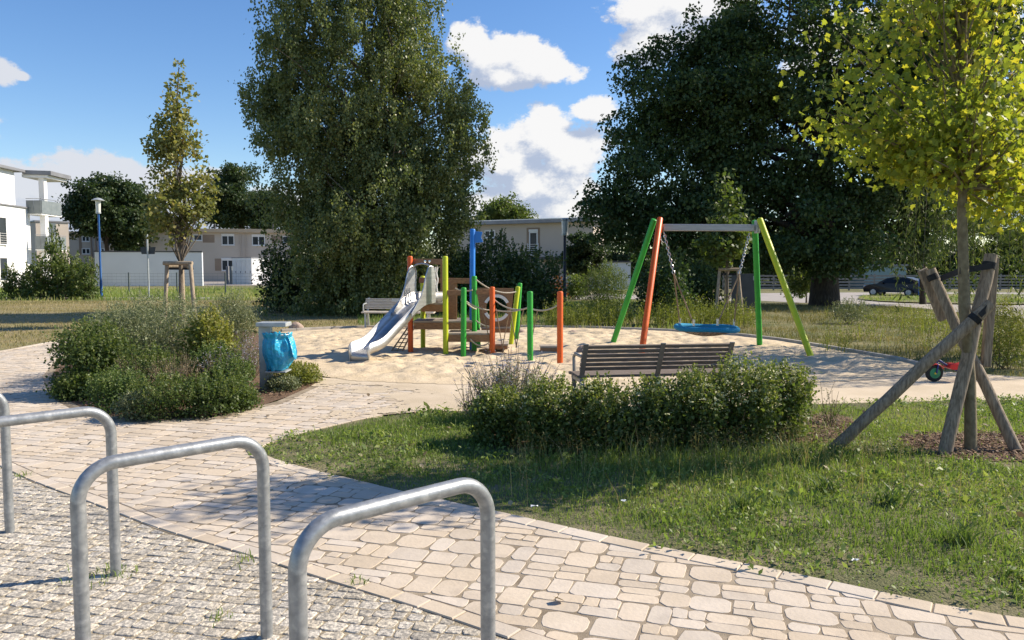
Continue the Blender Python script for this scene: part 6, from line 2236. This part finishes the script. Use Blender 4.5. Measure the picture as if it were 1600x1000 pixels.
# =================================================================== GRASS, WEEDS, CHIPS (nobody could count them)
def stuff(name, arr, leaf, label, cat='grass'):
    V, F_, r = arr
    o = link(name, npmesh(name, V, F_, r), leaf)
    return tag(o, label, cat, kind='stuff')
rg = np.random.default_rng(300)
x, y = scatter(ISLAND, 5200, rg)
d_edge = polydist(x, y, ISLAND)
nzv = vnoise2(x, y, 1.6) * .6 + vnoise2(x, y, 5.0) * .4
keep = rg.random(len(x)) < np.clip((nzv - .22) * 3.2, .05, 1) * np.clip(.12 + d_edge * 1.5 + (nzv - .45) * .9, .02, 1)
keep &= ~(inpoly(x, y, TREEBED) & (rg.random(len(x)) < .93)) & ~(inpoly(x, y, BUSHBED) & (rg.random(len(x)) < .6))
keep &= (x < 7.5) & (np.abs(x) < y * .72 + .6)
x, y, d_edge, nzv = x[keep], y[keep], d_edge[keep], nzv[keep]
h = rg.gamma(3.2, .0098, len(x)) * (0.75 + 1.1 * np.clip(vnoise2(x, y, 1.1) - .35, 0, 1)) * np.clip(.45 + d_edge, .45, 1)
# longer, seeding grass in front of the hedge
hedge = np.exp(-((y - 6.35) / .55) ** 2) * ((x > .1) & (x < 2.9))
h *= 1 + 1.7 * hedge * rg.random(len(x))
rv = np.clip(.12 + .55 * rg.random(len(x)) + .75 * (vnoise2(x, y, .9) - .45) + .25 * (rg.random(len(x)) < .06), 0, 1)
A1 = blades(x, y, h, rg, .0062, .95, 0, rv)
# broad leaved weeds low in the lawn
cx_, cy_ = scatter(ISLAND, 80, rg)
m_ = (cx_ < 7) & (np.abs(cx_) < cy_ * .72 + .3) & (vnoise2(cx_, cy_, 1.3) > .42) & ~inpoly(cx_, cy_, BUSHBED) & ~inpoly(cx_, cy_, TREEBED)
cx_, cy_ = cx_[m_], cy_[m_]
idx = np.repeat(np.arange(len(cx_)), 16)
sz = (rg.gamma(3, .011, len(cx_)) + .012)[idx]
P_ = np.stack([cx_[idx] + rg.normal(size=len(idx)) * sz * .8, cy_[idx] + rg.normal(size=len(idx)) * sz * .8, .012 + rg.random(len(idx)) * .05], 1)
A2 = leaves(P_, sz * rg.uniform(.35, .7, len(idx)), T_LEAF, rg, -.15, .9, rndv=rg.random(len(idx)) * .8, width=.75)
stuff('grass', merge([A1, A2]), LEAF['grass'], 'rough green lawn grass between paved path and bench')
# a few big rosettes that read as plants
for i, (px, py) in enumerate(((1290, 770), (1390, 790), (1500, 850), (1160, 800), (1250, 720), (955, 700))):
    b = G(px, py)
    n = 60
    V, F_, rn = blades(b.x + rg.normal(size=n) * .035, b.y + rg.normal(size=n) * .035, rg.uniform(.06, .17, n), rg, .011, 1.3, 0, rg.random(n))
    o = link('weed_tuft', npmesh('weed_tuft', V - np.array([b.x, b.y, 0]), F_, rn), LEAF['bright'], None, (b.x, b.y, 0))
    tag(o, ['long leaved green weed tuft in the open lawn, middle one', 'long leaved weed tuft in the lawn right of the middle one', 'weed tuft nearest the paved path on the lawn', 'weed tuft left of the others on the open lawn', 'weed tuft just below the right end of the hedge', 'bright weed tuft at the foot of the flowering hedge'][i], 'weed', 'weed tufts on the lawn')
# dry seed stalks before the hedge
n = 420
x, y = rg.uniform(.0, 3.2, n), rg.normal(6.25, .42, n)
h = rg.uniform(.14, .38, n)
A1 = blades(x, y, h, rg, .004, .6, 0, rg.uniform(.3, 1, n))
k_ = np.repeat(np.arange(n), 10)
P_ = np.stack([x[k_] + rg.normal(size=len(k_)) * .025, y[k_] + rg.normal(size=len(k_)) * .025, h[k_] * rg.uniform(.5, 1, len(k_))], 1)
A2 = leaves(P_, .022, T_LONG, rg, -.2, .2, rndv=rg.random(len(k_)) * .8)
stuff('dry_stalks', merge([A1, A2]), LEAF['drygrass'], 'dry seeding stalks in front of the flowering hedge')

# distant lawns and verges
def farlawn(name, poly, dens, hm, leaf, label, seed, wid=.02, excl=(), lo=.0, hi=1.0, lean=.7):
    rg = np.random.default_rng(seed)
    x, y = scatter(poly, dens, rg)
    for e in excl:
        m = ~inpoly(x, y, e)
        x, y = x[m], y[m]
    m = rg.random(len(x)) < np.clip((vnoise2(x, y, .8) - .15) * 2.4, .1, 1)
    x, y = x[m], y[m]
    z = np.array([gh(a, b) for a, b in zip(x, y)]) - .01
    h = rg.gamma(3.5, hm / 3.5, len(x)) * (.5 + vnoise2(x, y, .5))
    rv = np.clip(lo + (hi - lo) * (rg.random(len(x)) * .5 + .9 * (vnoise2(x, y, .45) - .2)), 0, 1)
    return stuff(name, blades(x, y, h, rg, wid, lean, z, rv), leaf, label)
leftlawn = [G2(*p) for p in [(-60, 560), (0, 550), (75, 536), (120, 526), (190, 511), (215, 503), (330, 503), (415, 520), (560, 511), (560, 470), (-60, 470)]]
farlawn('lawn_grass', leftlawn, 240, .04, LEAF['drygrass'], 'dry short grass of the lawn beyond the planted bed', 310, .014, excl=(BEDW,), lo=.25)
farlawn('rough_grass', [G2(*p) for p in [(-60, 470), (600, 470), (600, 452), (-60, 452)]], 60, .16, LEAF['grass'], 'rough green grass along the wire fence', 311, .03)
rl = [G2(*p) for p in [(1110, 521), (1190, 527), (1300, 544), (1425, 565), (1452, 573), (1470, 582), (1640, 590), (1720, 560), (1760, 500), (1640, 502), (1500, 490), (1400, 480), (1280, 477), (1160, 473), (1080, 478), (1060, 517)]]
farlawn('meadow_grass', rl, 300, .065, LEAF['drygrass'], 'rough sunlit meadow grass between sand pit and road', 312, .012, lo=-.1, hi=.8)
farlawn('back_grass', [G2(*p) for p in [(560, 510), (1060, 516), (1110, 520), (1160, 474), (1000, 470), (560, 480)]], 150, .10, LEAF['grass'], 'shaded grass behind the sand pit', 313, .016)
farlawn('verge_grass', isl, 60, .12, LEAF['grass'], 'grass on the verge before the parked car', 314, .03)
# tall golden weeds along the far edge of the sand
rg = np.random.default_rng(320)
n = 900
px = rg.uniform(850, 1180, n)
yy = rg.uniform(20.6, 22.6, n)
x = (px - 800) / F * yy
keep = vnoise2(x, yy, 1.4) > .36
x, yy = x[keep], yy[keep]
n = len(x)
h = rg.uniform(.2, .75, n) * (.5 + vnoise2(x, yy, 1.0))
A1 = blades(x, yy, h, rg, .014, .25, 0, rg.uniform(.2, .9, n))
k_ = np.repeat(np.arange(n), 18)
P_ = np.stack([x[k_] + rg.normal(size=len(k_)) * .03, yy[k_] + rg.normal(size=len(k_)) * .03, h[k_] * rg.uniform(.25, 1.02, len(k_))], 1)
A2 = leaves(P_, .06, T_LONG, rg, -.3, .2, rndv=rg.random(len(k_)) * .75, width=1.5)
stuff('tall_weeds', merge([A1, A2]), LEAF['yellowg'], 'tall golden green weeds along the far edge of the sand pit', 'weeds')
# clumps of tall weeds in the meadow right
n = 700
px, yy = rg.uniform(1290, 1640, n), rg.uniform(14.5, 26, n)
x = (px - 800) / F * yy
keep = vnoise2(x, yy, .8) > .45
x, yy = x[keep], yy[keep]; n = len(x)
h = rg.uniform(.2, .55, n)
A1 = blades(x, yy, h, rg, .012, .4, 0, rg.uniform(.2, .9, n))
k_ = np.repeat(np.arange(n), 16)
P_ = np.stack([x[k_] + rg.normal(size=len(k_)) * .06, yy[k_] + rg.normal(size=len(k_)) * .06, h[k_] * rg.uniform(.25, 1.02, len(k_))], 1)
A2 = leaves(P_, .055, T_LONG, rg, -.3, .2, rndv=rg.random(len(k_)) * .8, width=1.3)
stuff('meadow_weeds', merge([A1, A2]), LEAF['yellowg'], 'seeding weeds standing in the sunlit meadow', 'weeds')
# grass tufts creeping over joints by the bike stands
pts_ = []
for (x0, y0, r_, n) in ((-2.058, 3.96, .06, 50), (-2.2, 3.9, .08, 30), (-1.60, 2.86, .05, 20)):
    pts_.append(np.stack([rg.normal(x0, r_, n), rg.normal(y0, r_, n)], 1))
for (px, py) in ((38, 745), (335, 970), (555, 915), (380, 880), (180, 890)):
    b = G(px, py); pts_.append(np.stack([rg.normal(b.x, .03, 22), rg.normal(b.y, .03, 22)], 1))
pp = np.concatenate(pts_)
stuff('joint_weeds', blades(pp[:, 0], pp[:, 1], rg.uniform(.015, .06, len(pp)), rg, .006, .9, .004, rg.random(len(pp)) * .8), LEAF['grass'], 'small grass tufts growing between the setts', 'weeds')

# bark chips on the mulch
def chips(name, polys, dens, label, seed):
    rg = np.random.default_rng(seed)
    V, Fc = [], []
    for poly in polys:
        x, y = scatter(poly, dens, rg)
        for a, b in zip(x, y):
            l, w_, th = rg.uniform(.015, .05), rg.uniform(.006, .016), .004
            an, ti = rg.uniform(0, 6.28), rg.normal() * .35
            ex = Vector((math.cos(an) * math.cos(ti), math.sin(an) * math.cos(ti), math.sin(ti))) * l / 2
            ey = Vector((-math.sin(an), math.cos(an), rg.normal() * .3)) * w_ / 2
            ez = Vector((0, 0, th / 2))
            c = Vector((a, b, .014 + rg.random() * .018))
            k = len(V)
            for sz in (-1, 1):
                for sx, sy in ((-1, -1), (1, -1), (.8, 1), (-.9, .9)):
                    V.append(tuple(c + ex * sx + ey * sy + ez * sz))
            Fc += [(k + 3, k + 2, k + 1, k), (k + 4, k + 5, k + 6, k + 7), (k, k + 1, k + 5, k + 4), (k + 1, k + 2, k + 6, k + 5), (k + 2, k + 3, k + 7, k + 6), (k + 3, k, k + 4, k + 7)]
    me = bpy.data.meshes.new(name)
    me.from_pydata(V, [], Fc)
    return tag(link(name, me, MAT['chips']), label, 'mulch', kind='stuff')
frontbed = [G2(*p) for p in [(85, 600), (140, 640), (215, 652), (330, 649), (432, 624), (500, 594), (470, 590), (400, 612), (330, 628), (220, 630), (150, 620)]]
chips('bark_chips', [TREEBED], 900, 'brown bark chips round the foot of the turning maple', 330)
chips('bark_mulch', [frontbed], 420, 'brown bark chips along the front edge of the planted bed', 331)
chips('hedge_mulch', [[G2(*p) for p in [(1180, 700), (1330, 690), (1345, 662), (1270, 650), (1200, 690)]]], 700, 'brown bark chips at the right end of the flowering hedge', 332)

# litter and fallen leaves
lit = [('crumpled white paper scrap on the lawn edge near the path', 835, 798, .03), ('white paper scrap in the grass shade', 974, 790, .022), ('crumpled white tissue at the front edge of the planted bed', 302, 646, .05), ('small pale paper scrap on the lawn edge to the right', 1335, 884, .025)]
for i, (lab, px, py, s_) in enumerate(lit):
    b = G(px, py)
    rgx = np.random.default_rng(400 + i)
    vs = [(b + Vector((s_ * (i_ / 3 - .5) * 1.6, s_ * (j_ / 3 - .5), .03 + .012 * rgx.random()))) for j_ in range(4) for i_ in range(4)]
    m = MB(); m.add(vs, [(j_ * 4 + i_, j_ * 4 + i_ + 1, j_ * 4 + i_ + 5, j_ * 4 + i_ + 4) for j_ in range(3) for i_ in range(3)])
    o = m.build('paper_scrap', MAT['paperw'], loc=b)
    o.modifiers.new('thick', 'SOLIDIFY').thickness = .002
    tag(o, lab, 'litter', 'paper scraps on the ground')
n = 120
x, y = scatter(ISLAND, 2.2, rg)
m_ = (np.abs(x) < y * .7)
P_ = np.stack([x[m_], y[m_], np.full(m_.sum(), .045)], 1)
x2, y2 = scatter(path_poly, .9, rg)
P_ = np.concatenate([P_, np.stack([x2, y2, np.full(len(x2), .02)], 1)])
V, F_, rn = leaves(P_, rg.uniform(.03, .06, len(P_)), T_ROUND, rg, 0, 2.5, rndv=rg.random(len(P_)))
stuff('fallen_leaves', (V, F_, rn), LEAF['dry'], 'fallen dry leaves on lawn and path', 'leaves')
